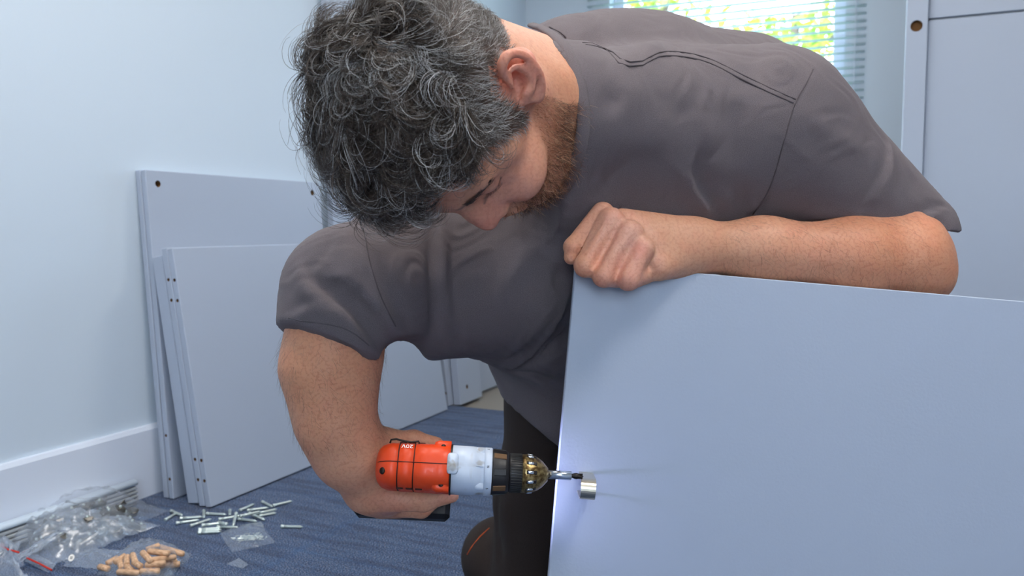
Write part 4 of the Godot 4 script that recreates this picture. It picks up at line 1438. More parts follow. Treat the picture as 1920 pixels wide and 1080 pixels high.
	fold(p, 0.006, 0.0162, [Vector3(-0.1619, 0.6514, -0.9592), Vector3(-0.1547, 0.6377, -0.9527), Vector3(-0.1482, 0.6239, -0.9497), Vector3(-0.1423, 0.61, -0.9503), Vector3(-0.1367, 0.5957, -0.9533), Vector3(-0.1314, 0.5827, -0.9587), Vector3(-0.1263, 0.5692, -0.9667), Vector3(-0.1218, 0.5547, -0.9808), Vector3(-0.1238, 0.5206, -1.0804)])
	fold(p, -0.012, 0.034, [Vector3(0.2227, 0.7717, -1.0068), Vector3(0.2189, 0.7467, -1.0171), Vector3(0.2303, 0.7278, -1.0313), Vector3(0.2475, 0.7097, -1.0467), Vector3(0.2609, 0.6937, -1.0614)], Vector3(0.2052, -0.5047, 0.8386))
	fold(p, -0.0088, 0.0351, [Vector3(0.2611, 0.7294, -1.0377), Vector3(0.2718, 0.7148, -1.0494), Vector3(0.2834, 0.6999, -1.0638)])
	fold(p, 0.012, 0.027, [Vector3(0.267, 0.7359, -1.035), Vector3(0.2888, 0.7152, -1.052), Vector3(0.3067, 0.6966, -1.0727)])
	fold(p, -0.009, 0.026, [Vector3(0.3291, 0.7284, -1.0451), Vector3(0.3198, 0.7061, -1.0642), Vector3(0.3071, 0.6911, -1.0786)], Vector3(0.0233, -0.7078, 0.706))
	fold(p, 0.009, 0.0405, [Vector3(0.1585, 0.7634, -0.9852), Vector3(0.1428, 0.7531, -0.9859), Vector3(0.1274, 0.7429, -0.9884), Vector3(0.1168, 0.732, -0.9926), Vector3(0.1061, 0.721, -0.9958)])
	fold(p, -0.0063, 0.0405, [Vector3(0.1433, 0.8502, -0.9751), Vector3(0.1359, 0.8334, -0.9657), Vector3(0.1292, 0.8174, -0.9603), Vector3(0.1212, 0.8048, -0.9568), Vector3(0.1134, 0.7925, -0.9554), Vector3(0.0984, 0.7714, -0.9569)])
	fold(p, 0.0075, 0.0297, [Vector3(0.1231, 0.842, -0.9628), Vector3(0.1149, 0.8226, -0.9546), Vector3(0.1098, 0.8072, -0.9518)])
	fold(p, -0.0063, 0.0405, [Vector3(0.1666, 0.7315, -1.0131), Vector3(0.1547, 0.7187, -1.0195)])
	fold(p, 0.006, 0.0405, [Vector3(0.2742, 0.8323, -1.0198), Vector3(0.272, 0.8125, -1.0161), Vector3(0.2707, 0.7932, -1.0161), Vector3(0.2708, 0.7773, -1.0187), Vector3(0.2714, 0.7615, -1.0235)])
	fold(p, -0.0063, 0.0405, [Vector3(0.2319, 0.8046, -1.0042), Vector3(0.2361, 0.789, -1.0071), Vector3(0.2408, 0.7735, -1.0123)])
	fold(p, -0.005, 0.0405, [Vector3(0.1862, 0.821, -0.9854), Vector3(0.1795, 0.8019, -0.9821), Vector3(0.1737, 0.7833, -0.9831), Vector3(0.1727, 0.7591, -0.9936)])
	fold(p, 0.006, 0.0351, [Vector3(0.2039, 0.8351, -0.9959), Vector3(0.2018, 0.8156, -0.9916), Vector3(0.2005, 0.7968, -0.9916)])
	fold(p, -0.0075, 0.027, [Vector3(0.2143, 0.9482, -1.1612), Vector3(0.1718, 0.9001, -1.0373), Vector3(0.1625, 0.8731, -0.9984)])
	fold(p, 0.0105, 0.0324, [Vector3(0.1535, 0.9428, -1.1379), Vector3(0.1264, 0.8991, -1.0175), Vector3(0.1191, 0.8762, -0.9825)])
	fold(p, 0.009, 0.027, [Vector3(0.1158, 0.9535, -1.1382), Vector3(0.112, 0.9266, -1.113), Vector3(0.1067, 0.8827, -0.9841)])
	fold(p, 0.006, 0.0351, [Vector3(0.3245, 0.9159, -1.0956), Vector3(0.3126, 0.8933, -1.0598), Vector3(0.3063, 0.8752, -1.043), Vector3(0.3157, 0.8499, -1.0285)])
	fold(p, -0.0075, 0.0351, [Vector3(0.3418, 0.9027, -1.0684), Vector3(0.3398, 0.8786, -1.0439), Vector3(0.3574, 0.8674, -1.0362)])
	fold(p, -0.0088, 0.0189, [Vector3(0.3813, 0.8839, -1.054), Vector3(0.3701, 0.8606, -1.0342)])
	fold(p, -0.005, 0.027, [Vector3(0.3494, 0.8226, -1.0194), Vector3(0.3641, 0.8131, -1.0202), Vector3(0.3797, 0.8037, -1.0233), Vector3(0.3962, 0.7946, -1.0283), Vector3(0.4121, 0.7876, -1.0345), Vector3(0.4285, 0.7806, -1.0415), Vector3(0.4451, 0.7735, -1.0485), Vector3(0.4729, 0.7587, -1.0568)])
	fold(p, 0.007, 0.026, [Vector3(0.4873, 0.7921, -1.0804), Vector3(0.4861, 0.7717, -1.0672), Vector3(0.4763, 0.7472, -1.0559), Vector3(0.468, 0.7335, -1.053), Vector3(0.461, 0.72, -1.0531), Vector3(0.4505, 0.7069, -1.0561), Vector3(0.4413, 0.6937, -1.0626)], Vector3(0.1801, -0.0099, 0.9836))
	fold(p, 0.0075, 0.0108, [Vector3(0.4663, 0.7167, -1.054), Vector3(0.4517, 0.6998, -1.0585), Vector3(0.4407, 0.691, -1.0642)])
	fold(p, 0.006, 0.02, [Vector3(0.575, 0.7053, -1.0902), Vector3(0.5472, 0.6993, -1.0711), Vector3(0.5191, 0.6923, -1.0628), Vector3(0.4991, 0.6841, -1.062)], Vector3(0.1644, -0.0313, 0.9859))
	fold(p, 0.006, 0.0189, [Vector3(0.5097, 0.7446, -1.0686), Vector3(0.523, 0.731, -1.0702), Vector3(0.5365, 0.7173, -1.0718)])
	fold(p, -0.012, 0.034, [Vector3(-0.2439, 0.6362, -0.9526), Vector3(-0.233, 0.6167, -0.9371), Vector3(-0.219, 0.6052, -0.9287), Vector3(-0.2001, 0.5947, -0.9244), Vector3(-0.1899, 0.585, -0.9237), Vector3(-0.18, 0.5752, -0.9249), Vector3(-0.1716, 0.5633, -0.9277), Vector3(-0.1636, 0.551, -0.9328), Vector3(-0.1552, 0.5315, -0.955)], Vector3(0.1848, 0.1644, 0.9689))
	fold(p, -0.01, 0.0216, [Vector3(-0.2451, 0.6241, -0.947), Vector3(-0.2356, 0.611, -0.9361), Vector3(-0.2269, 0.5979, -0.9284), Vector3(-0.2045, 0.5834, -0.9217), Vector3(-0.1925, 0.5714, -0.9209), Vector3(-0.181, 0.5591, -0.9228), Vector3(-0.1728, 0.5479, -0.9264), Vector3(-0.1657, 0.5355, -0.9371)])
	fold(p, -0.0063, 0.0135, [Vector3(-0.1983, 0.6762, -0.9811), Vector3(-0.2031, 0.6638, -0.9609), Vector3(-0.2095, 0.6517, -0.9494), Vector3(-0.221, 0.6307, -0.939)])
	fold(p, 0.009, 0.0162, [Vector3(-0.2049, 0.67, -0.9697), Vector3(-0.2101, 0.6584, -0.9556), Vector3(-0.2164, 0.6469, -0.9468), Vector3(-0.2279, 0.6336, -0.9427)])
	fold(p, 0.01, 0.028, [Vector3(-0.2162, 0.6206, -0.9335), Vector3(-0.1939, 0.6172, -0.9309), Vector3(-0.1747, 0.605, -0.9313), Vector3(-0.1652, 0.5927, -0.9328), Vector3(-0.156, 0.58, -0.9372), Vector3(-0.1472, 0.5655, -0.9447), Vector3(-0.1401, 0.5491, -0.9651)], Vector3(0.4266, 0.1136, 0.8973))
	fold(p, -0.0063, 0.0189, [Vector3(-0.1909, 0.6517, -0.949), Vector3(-0.1803, 0.6278, -0.9367), Vector3(-0.1851, 0.6189, -0.9326)])
	fold(p, -0.005, 0.022, [Vector3(-0.2459, 0.5853, -0.9328), Vector3(-0.231, 0.5883, -0.927), Vector3(-0.217, 0.591, -0.9244), Vector3(-0.1928, 0.5863, -0.9234), Vector3(-0.1766, 0.5727, -0.9259)], Vector3(-0.1441, 0.2488, 0.9578))
	fold(p, -0.005, 0.0135, [Vector3(-0.2483, 0.5793, -0.9323), Vector3(-0.2319, 0.5818, -0.9255), Vector3(-0.2167, 0.5839, -0.9226), Vector3(-0.2014, 0.5793, -0.921), Vector3(-0.1868, 0.5742, -0.9227)])
	return p


func jeans_form() -> Array:
	var p := []
	cone(p, Vector3(0.112, 0.3779, -1.4815), Vector3(0.0795, 0.2082, -1.4085), 0.118, 0.104, 0.05)
	cone(p, Vector3(0.0795, 0.2082, -1.4085), Vector3(0.0461, 0.0722, -1.3782), 0.104, 0.083, 0.04)
	cone(p, Vector3(0.2938, 0.381, -1.5419), Vector3(0.3604, 0.0623, -1.4577), 0.12, 0.085, 0.05)
	cone(p, Vector3(0.112, 0.3779, -1.4815), Vector3(0.3039, 0.3709, -1.5411), 0.11, 0.11, 0.05)
	cone(p, Vector3(-0.0195, 0.0768, -1.4588), Vector3(0.0736, -0.0029, -1.5732), 0.07, 0.062, 0.012)
	cone(p, Vector3(-0.0195, 0.0768, -1.4588), Vector3(0, 0.0508, -1.4268), 0.068, 0.06, 0.02)
	cone(p, Vector3(0.0727, 0.0004, -1.5533), Vector3(0.2026, -0.0473, -1.9007), 0.062, 0.05, 0.02)
	cone(p, Vector3(0.3724, 0.0316, -1.5056), Vector3(0.4305, -0.0347, -1.9017), 0.062, 0.05, 0.02)
	fold(p, 0.018, 0.0189, [Vector3(-0.0226, 0.2281, -1.3629), Vector3(-0.0292, 0.1927, -1.3713), Vector3(-0.0273, 0.1572, -1.3663), Vector3(-0.0225, 0.135, -1.3517), Vector3(-0.0179, 0.1136, -1.3366)])
	fold(p, -0.0075, 0.027, [Vector3(-0.0134, 0.2289, -1.3466), Vector3(-0.0111, 0.2088, -1.3387), Vector3(-0.0089, 0.1878, -1.3341), Vector3(-0.0044, 0.1626, -1.3286), Vector3(0, 0.1378, -1.3223)])
	fold(p, 0.009, 0.0216, [Vector3(-0.0322, 0.1788, -1.3838), Vector3(-0.0429, 0.1419, -1.4319), Vector3(-0.0519, 0.1284, -1.4163), Vector3(-0.0467, 0.111, -1.3995), Vector3(-0.0417, 0.092, -1.3876)])
	return p


func left_arm_form() -> Array:
	var p := []
	cone(p, Vector3(0.3775, 0.7996, -1.1522), Vector3(0.5213, 0.6612, -1.1167), 0.06, 0.05, 0.02)
	cone(p, Vector3(0.5213, 0.6612, -1.1167), Vector3(0.5228, 0.6378, -1.0849), 0.05, 0.048, 0.03)
	cone(p, Vector3(0.5204, 0.6352, -1.0797), Vector3(0.4438, 0.6385, -1.0679), 0.049, 0.046, 0.03)
	cone(p, Vector3(0.4438, 0.6385, -1.0679), Vector3(0.3235, 0.6484, -1.0606), 0.046, 0.039, 0.03)
	cone(p, Vector3(0.3235, 0.6484, -1.0606), Vector3(0.2296, 0.6544, -1.041), 0.038, 0.0315, 0.03)
	cone(p, Vector3(0.5484, 0.6101, -1.0778), Vector3(0.5225, 0.6303, -1.0793), 0.026, 0.038, 0.03)
	cone(p, Vector3(0.2296, 0.6558, -1.0411), Vector3(0.1338, 0.6826, -1.008), 0.032, 0.019, 0.018)
	cone(p, Vector3(0.2229, 0.6544, -1.041), Vector3(0.1463, 0.6735, -0.9993), 0.03, 0.018, 0.018)
	cone(p, Vector3(0.214, 0.6493, -1.0306), Vector3(0.1578, 0.6538, -0.9888), 0.028, 0.016, 0.018)
	cone(p, Vector3(0.2107, 0.6413, -1.03), Vector3(0.1772, 0.6315, -0.9841), 0.022, 0.014, 0.02)
	cone(p, Vector3(0.1104, 0.6955, -1.004), Vector3(0.0742, 0.6549, -0.9939), 0.0145, 0.0118, 0.0035)
	cone(p, Vector3(0.0742, 0.6549, -0.9939), Vector3(0.096, 0.6391, -1.0198), 0.0118, 0.0106, 0.004)
	cone(p, Vector3(0.1187, 0.6864, -0.9863), Vector3(0.0869, 0.6335, -0.9692), 0.0165, 0.0136, 0.0035)
	cone(p, Vector3(0.0869, 0.6335, -0.9692), Vector3(0.1123, 0.6256, -0.9987), 0.0136, 0.0122, 0.004)
	cone(p, Vector3(0.1387, 0.6718, -0.9771), Vector3(0.1072, 0.6222, -0.9584), 0.0165, 0.0134, 0.0035)
	cone(p, Vector3(0.1072, 0.6222, -0.9584), Vector3(0.1337, 0.6172, -0.9881), 0.0134, 0.0121, 0.004)
	cone(p, Vector3(0.1524, 0.6524, -0.9707), Vector3(0.1359, 0.6191, -0.9581), 0.016, 0.0142, 0.0035)
	cone(p, Vector3(0.1359, 0.6191, -0.9581), Vector3(0.1594, 0.6223, -0.9885), 0.0142, 0.0128, 0.004)
	cone(p, Vector3(0.0715, 0.6427, -0.992), Vector3(0.0951, 0.6447, -1.0102), 0.0095, 0.011, 0.002)
	cone(p, Vector3(0.1774, 0.6268, -0.9888), Vector3(0.2, 0.6364, -1.0196), 0.0125, 0.02, 0.008)
	fold(p, 0.0075, 0.0101, [Vector3(0.1073, 0.6926, -0.9756), Vector3(0.0983, 0.6787, -0.9732), Vector3(0.0881, 0.6624, -0.9707), Vector3(0.0788, 0.6451, -0.9637)])
	fold(p, 0.009, 0.0108, [Vector3(0.1205, 0.675, -0.9688), Vector3(0.1114, 0.6588, -0.9647), Vector3(0.1023, 0.6427, -0.9606), Vector3(0.0954, 0.6281, -0.9524)])
	fold(p, 0.0097, 0.0115, [Vector3(0.1419, 0.6601, -0.9597), Vector3(0.1328, 0.6491, -0.9559), Vector3(0.125, 0.6356, -0.9523), Vector3(0.1201, 0.6182, -0.9517)])
	fold(p, 0.0053, 0.0108, [Vector3(0.1646, 0.6489, -0.9607), Vector3(0.1583, 0.6328, -0.9589), Vector3(0.1514, 0.6181, -0.9536)])
	fold(p, 0.0018, 0.0081, [Vector3(0.2126, 0.6504, -0.9927), Vector3(0.2172, 0.6407, -0.9952), Vector3(0.2197, 0.6273, -1.003)])
	fold(p, -0.0015, 0.0162, [Vector3(0.1192, 0.6856, -0.9692), Vector3(0.1343, 0.6825, -0.9652), Vector3(0.1505, 0.6794, -0.9681), Vector3(0.169, 0.6746, -0.9843), Vector3(0.1857, 0.6698, -0.988)])
	fold(p, -0.0015, 0.0162, [Vector3(0.1368, 0.6701, -0.9594), Vector3(0.1646, 0.6648, -0.9767), Vector3(0.18, 0.6625, -0.9825), Vector3(0.1954, 0.6602, -0.9877)])
	return p


func right_arm_form() -> Array:
	var p := []
	cone(p, Vector3(-0.1746, 0.6244, -1.129), Vector3(-0.2117, 0.566, -0.9942), 0.056, 0.053, 0.02)
	cone(p, Vector3(-0.2117, 0.566, -0.9942), Vector3(-0.2197, 0.5086, -0.9849), 0.053, 0.0545, 0.03)
	cone(p, Vector3(-0.2197, 0.5086, -0.9849), Vector3(-0.2134, 0.4486, -0.9754), 0.0545, 0.043, 0.03)
	cone(p, Vector3(-0.2134, 0.4486, -0.9754), Vector3(-0.2, 0.4093, -0.9824), 0.042, 0.036, 0.03)
	cone(p, Vector3(-0.2013, 0.4119, -0.9826), Vector3(-0.1747, 0.3597, -1.0138), 0.036, 0.032, 0.03)
	cone(p, Vector3(-0.1916, 0.4042, -0.9821), Vector3(-0.1605, 0.4039, -1.0121), 0.03, 0.022, 0.02)
	cone(p, Vector3(-0.1981, 0.3977, -0.9816), Vector3(-0.1519, 0.3393, -1.0173), 0.034, 0.022, 0.02)
	cone(p, Vector3(-0.1806, 0.3492, -1.008), Vector3(-0.1707, 0.3224, -1.0361), 0.028, 0.018, 0.02)
	cone(p, Vector3(-0.1605, 0.4039, -1.0121), Vector3(-0.1255, 0.406, -1.0273), 0.0205, 0.015, 0.012)
	cone(p, Vector3(-0.1255, 0.406, -1.0273), Vector3(-0.0959, 0.4046, -1.0222), 0.0145, 0.0095, 0.006)
	cone(p, Vector3(-0.1537, 0.3445, -0.9976), Vector3(-0.1093, 0.3405, -0.9973), 0.0185, 0.014, 0.006)
	cone(p, Vector3(-0.1093, 0.3405, -0.9973), Vector3(-0.0748, 0.3432, -1.0055), 0.0138, 0.0085, 0.005)
	cone(p, Vector3(-0.163, 0.3234, -1.0311), Vector3(-0.117, 0.3176, -1.0357), 0.0165, 0.013, 0.006)
	cone(p, Vector3(-0.117, 0.3176, -1.0357), Vector3(-0.0931, 0.3294, -1.0466), 0.013, 0.0095, 0.005)
	cone(p, Vector3(-0.1677, 0.3105, -1.0602), Vector3(-0.1239, 0.3052, -1.0649), 0.0155, 0.0125, 0.006)
	cone(p, Vector3(-0.1239, 0.3052, -1.0649), Vector3(-0.1031, 0.3212, -1.0711), 0.012, 0.009, 0.005)
	cone(p, Vector3(-0.1715, 0.3034, -1.0848), Vector3(-0.1339, 0.3002, -1.0896), 0.014, 0.011, 0.006)
	cone(p, Vector3(-0.1339, 0.3002, -1.0896), Vector3(-0.1127, 0.3167, -1.0958), 0.01, 0.008, 0.005)
	fold(p, 0.003, 0.01, [Vector3(-0.1646, 0.4426, -0.9599), Vector3(-0.1708, 0.4481, -0.9453), Vector3(-0.1811, 0.4438, -0.9399)])
	fold(p, 0.002, 0.006, [Vector3(-0.1271, 0.3239, -1.0061), Vector3(-0.097, 0.3279, -1.0064), Vector3(-0.0803, 0.3325, -1.0067)])
	fold(p, -0.002, 0.014, [Vector3(-0.1434, 0.3501, -0.973), Vector3(-0.1396, 0.3488, -0.9729)])
	fold(p, 0.0045, 0.0121, [Vector3(-0.1308, 0.3338, -0.9836), Vector3(-0.1046, 0.3351, -0.9839), Vector3(-0.0808, 0.3361, -0.9963)])
	return p


func head_form() -> Array:
	var p := []
	egg(p, Vector3(-0.0906, 0.8069, -0.8268), Vector3(0.105, 0.0903, 0.083), 0.01)
	egg(p, Vector3(-0.0541, 0.7678, -0.8678), Vector3(0.063, 0.0945, 0.0672), 0.03)
	cone(p, Vector3(0.016, 0.8147, -0.88), Vector3(0.0307, 0.7391, -0.9408), 0.021, 0.0199, 0.03)
	egg(p, Vector3(0.0059, 0.7478, -0.8805), Vector3(0.042, 0.0336, 0.0305), 0.016)
	cone(p, Vector3(-0.0564, 0.7112, -0.8311), Vector3(-0.035, 0.7269, -0.8136), 0.01, 0.0089, 0.02)
	cone(p, Vector3(-0.0081, 0.7613, -0.8343), Vector3(-0.0034, 0.8126, -0.8356), 0.0137, 0.0126, 0.02)
	egg(p, Vector3(-0.0243, 0.7104, -0.8388), Vector3(0.0158, 0.0131, 0.0173), 0.014, CARVE)
	egg(p, Vector3(-0.0275, 0.7275, -0.8399), Vector3(0.0147, 0.0147, 0.0158), 0.003)
	cone(p, Vector3(-0.0286, 0.7246, -0.861), Vector3(-0.0048, 0.7345, -0.8472), 0.0063, 0.0063, 0.008)
	egg(p, Vector3(-0.0126, 0.7024, -0.8859), Vector3(0.0131, 0.01, 0.0095), 0.006)
	cone(p, Vector3(-0.0712, 0.8009, -0.9444), Vector3(-0.0028, 0.7338, -0.9655), 0.021, 0.0199, 0.03)
	egg(p, Vector3(-0.0544, 0.7383, -0.9251), Vector3(0.042, 0.0336, 0.0305), 0.016)
	cone(p, Vector3(-0.0765, 0.7081, -0.846), Vector3(-0.102, 0.7163, -0.8631), 0.01, 0.0089, 0.02)
	cone(p, Vector3(-0.0968, 0.7472, -0.8999), Vector3(-0.1072, 0.7962, -0.9124), 0.0137, 0.0126, 0.02)
	egg(p, Vector3(-0.0779, 0.7019, -0.8785), Vector3(0.0158, 0.0131, 0.0173), 0.014, CARVE)
	egg(p, Vector3(-0.0794, 0.7192, -0.8783), Vector3(0.0147, 0.0147, 0.0158), 0.003)
	cone(p, Vector3(-0.0587, 0.7198, -0.8833), Vector3(-0.0802, 0.7226, -0.9029), 0.0063, 0.0063, 0.008)
	egg(p, Vector3(-0.0352, 0.6989, -0.9026), Vector3(0.0131, 0.01, 0.0095), 0.006)
	egg(p, Vector3(0.0124, 0.7343, -0.9505), Vector3(0.0315, 0.0273, 0.0357), 0.025)
	cone(p, Vector3(-0.0598, 0.7058, -0.8468), Vector3(-0.0318, 0.6909, -0.8815), 0.0089, 0.0113, 0.01)
	egg(p, Vector3(-0.0266, 0.689, -0.8881), Vector3(0.0142, 0.0126, 0.0131), 0.007)
	cone(p, Vector3(-0.0097, 0.7102, -0.9155), Vector3(0.0098, 0.7195, -0.9047), 0.0168, 0.0126, 0.012)
	cone(p, Vector3(-0.0097, 0.7102, -0.9155), Vector3(-0.027, 0.7136, -0.9319), 0.0168, 0.0126, 0.012)
	cone(p, Vector3(-0.0166, 0.6972, -0.9248), Vector3(0.0035, 0.7004, -0.91), 0.0063, 0.0063, 0.006)
	cone(p, Vector3(-0.0066, 0.701, -0.9356), Vector3(0.0102, 0.7037, -0.9232), 0.0074, 0.0074, 0.006)
	egg(p, Vector3(-0.012, 0.6983, -0.896), Vector3(0.006, 0.0035, 0.004), 0.003, CARVE)
	egg(p, Vector3(-0.025, 0.6962, -0.9057), Vector3(0.006, 0.0035, 0.004), 0.003, CARVE)
	fold(p, 0.0028, 0.0055, [Vector3(-0.0434, 0.7194, -0.8363), Vector3(-0.0331, 0.7172, -0.8301), Vector3(-0.0186, 0.7288, -0.8255)])
	cone(p, Vector3(-0.0398, 0.7075, -0.8581), Vector3(-0.0173, 0.7238, -0.8619), 0.0074, 0.0074, 0.01)
	cone(p, Vector3(-0.0549, 0.7052, -0.8693), Vector3(-0.0608, 0.7169, -0.8941), 0.0074, 0.0074, 0.01)
	cone(p, Vector3(-0.0307, 0.7005, -0.8725), Vector3(-0.007, 0.7255, -0.8725), 0.0089, 0.0105, 0.016)
	cone(p, Vector3(-0.0424, 0.6986, -0.8812), Vector3(-0.0539, 0.7181, -0.9072), 0.0089, 0.0105, 0.016)
	fold(p, 0.0012, 0.004, [Vector3(-0.0272, 0.7155, -0.8467), Vector3(-0.0224, 0.7162, -0.8444), Vector3(-0.0127, 0.729, -0.8336)])
	cone(p, Vector3(-0.0454, 0.8258, -0.892), Vector3(0.084, 0.8114, -1.0478), 0.064, 0.066, 0.03)
	cone(p, Vector3(0.084, 0.8114, -1.0478), Vector3(0.1792, 0.7947, -1.1619), 0.072, 0.085, 0.03)
	cone(p, Vector3(-0.0599, 0.8691, -0.8817), Vector3(0.08, 0.8645, -1.117), 0.04, 0.055, 0.03)
	cone(p, Vector3(0.0031, 0.76, -0.9434), Vector3(0.0886, 0.7711, -1.0598), 0.04, 0.045, 0.03)
	cone(p, Vector3(0.0074, 0.8381, -0.8229), Vector3(0.0172, 0.8183, -0.8409), 0.0175, 0.0155, 0.005)
	cone(p, Vector3(-0.0015, 0.8199, -0.8011), Vector3(-0.005, 0.8215, -0.7962), 0.0042, 0.0042, 0.004)
	cone(p, Vector3(-0.005, 0.8215, -0.7962), Vector3(-0.0086, 0.824, -0.7905), 0.0042, 0.0042, 0.004)
	cone(p, Vector3(-0.0086, 0.824, -0.7905), Vector3(-0.0098, 0.8269, -0.786), 0.0042, 0.0042, 0.004)
	cone(p, Vector3(-0.0098, 0.8269, -0.786), Vector3(-0.0095, 0.8304, -0.7827), 0.0042, 0.0042, 0.004)
	cone(p, Vector3(-0.0095, 0.8304, -0.7827), Vector3(-0.0078, 0.8347, -0.7813), 0.0042, 0.0042, 0.004)
	cone(p, Vector3(-0.0078, 0.8347, -0.7813), Vector3(-0.005, 0.8386, -0.7819), 0.0042, 0.0042, 0.004)
	cone(p, Vector3(-0.005, 0.8386, -0.7819), Vector3(-0.001, 0.8412, -0.7849), 0.0042, 0.0042, 0.004)
	cone(p, Vector3(-0.001, 0.8412, -0.7849), Vector3(0.0035, 0.8426, -0.7893), 0.0042, 0.0042, 0.004)
	cone(p, Vector3(0.0035, 0.8426, -0.7893), Vector3(0.0082, 0.8424, -0.7939), 0.0042, 0.0042, 0.004)
	cone(p, Vector3(0.0082, 0.8424, -0.7939), Vector3(0.0127, 0.841, -0.7988), 0.0042, 0.0042, 0.004)
	cone(p, Vector3(0.0127, 0.841, -0.7988), Vector3(0.0169, 0.8387, -0.804), 0.0042, 0.0042, 0.004)
	cone(p, Vector3(0.0169, 0.8387, -0.804), Vector3(0.0207, 0.8355, -0.8092), 0.0042, 0.0042, 0.004)
	cone(p, Vector3(0.0207, 0.8355, -0.8092), Vector3(0.024, 0.8319, -0.8143), 0.0042, 0.0042, 0.004)
	cone(p, Vector3(0.024, 0.8319, -0.8143), Vector3(0.0267, 0.8277, -0.8193), 0.0042, 0.0042, 0.004)
	cone(p, Vector3(0.0267, 0.8277, -0.8193), Vector3(0.0284, 0.8229, -0.824), 0.0042, 0.0042, 0.004)
	cone(p, Vector3(0.0284, 0.8229, -0.824), Vector3(0.0291, 0.8178, -0.8282), 0.0042, 0.0042, 0.004)
	cone(p, Vector3(0.0291, 0.8178, -0.8282), Vector3(0.0281, 0.8124, -0.8316), 0.0042, 0.0042, 0.004)
	cone(p, Vector3(0.0281, 0.8124, -0.8316), Vector3(0.0267, 0.8083, -0.8339), 0.0042, 0.0042, 0.004)
	fold(p, 0.005, 0.0075, [Vector3(-0.004, 0.8327, -0.7896), Vector3(0.003, 0.8377, -0.7948), Vector3(0.0113, 0.8371, -0.8046), Vector3(0.0176, 0.8316, -0.8128), Vector3(0.022, 0.8243, -0.8205), Vector3(0.0232, 0.8158, -0.8257)])
	cone(p, Vector3(0.0246, 0.8101, -0.8357), Vector3(0.0127, 0.8047, -0.824), 0.0062, 0.0055, 0.006)
	cone(p, Vector3(0.001, 0.8299, -0.7955), Vector3(0.006, 0.8307, -0.7997), 0.0035, 0.0035, 0.005)
	cone(p, Vector3(0.006, 0.8307, -0.7997), Vector3(0.0118, 0.8307, -0.805), 0.0035, 0.0035, 0.005)
	cone(p, Vector3(0.0118, 0.8307, -0.805), Vector3(0.0154, 0.8279, -0.8091), 0.0035, 0.0035, 0.005)
	cone(p, Vector3(0.0154, 0.8279, -0.8091), Vector3(0.0177, 0.824, -0.8128), 0.0035, 0.0035, 0.005)
	cone(p, Vector3(0.0177, 0.824, -0.8128), Vector3(0.0187, 0.8193, -0.8167), 0.0035, 0.0035, 0.005)
	cone(p, Vector3(0.0187, 0.8193, -0.8167), Vector3(0.0183, 0.8148, -0.8192), 0.0035, 0.0035, 0.005)
	cone(p, Vector3(0.0183, 0.8148, -0.8192), Vector3(0.0157, 0.8114, -0.8183), 0.0035, 0.0035, 0.005)
	cone(p, Vector3(0.0157, 0.8114, -0.8183), Vector3(0.0131, 0.8092, -0.8167), 0.0035, 0.0035, 0.005)
	cone(p, Vector3(-0.001, 0.818, -0.7988), Vector3(0.001, 0.814, -0.8025), 0.0048, 0.004, 0.004)
	cone(p, Vector3(0.0081, 0.8206, -0.7936), Vector3(0.0092, 0.8159, -0.8013), 0.0085, 0.0075, 0.004, CARVE)
	cone(p, Vector3(0.0072, 0.8198, -0.8063), Vector3(0.0052, 0.8203, -0.8154), 0.005, 0.0035, 0.003, CARVE)
	return p


# ---------------------------------------------------------------- the man
func in_head(p: Vector3) -> Vector3:
	var o := (p - HEAD_AT) / 1.05
	return Vector3(o.dot(HEAD_F), o.dot(HEAD_U), o.dot(HEAD_L))


static func ramp(xs: Array, ys: Array, x: float) -> float:
	if x <= xs[0]:
		return ys[0]
	for i in xs.size() - 1:
		if x <= xs[i + 1]:
			return lerpf(ys[i], ys[i + 1], (x - xs[i]) / (xs[i + 1] - xs[i]))
	return ys[-1]


func hair_mask(h: Vector3) -> float:
	# above 0 where head hair grows; h in head axes (forward, up, left)
	var low := ramp([-0.11, -0.075, -0.05, -0.03, -0.012, 0.012, 0.022, 0.034, 0.05, 0.062, 0.08, 0.1], [-0.035, -0.035, -0.02, 0.02, 0.042, 0.040, -0.02, -0.012, 0.03, 0.058, 0.082, 0.10], h.x)
	return h.y - low


func beard_mask(h: Vector3) -> float:
	# 0..1 density of the beard
	if h.y > 0.0 or h.x < 0.0:
		return 0.0
	var jaw := smoothstep(0.0, 0.016, -0.034 - h.y + ramp([0.0, 0.02, 0.05, 0.075, 0.09, 0.12], [0.022, 0.016, -0.008, -0.016, -0.006, -0.008], h.x))
	if h.x > 0.088 and absf(h.z) < 0.02 and h.y > -0.06 and h.y < -0.045:
		jaw = maxf(jaw, 0.9)
	if h.x > 0.096 and absf(h.z) < 0.016 and h.y < -0.053 and h.y > -0.08:
		jaw *= 0.25
	return jaw * smoothstep(-0.165, -0.13, h.y)


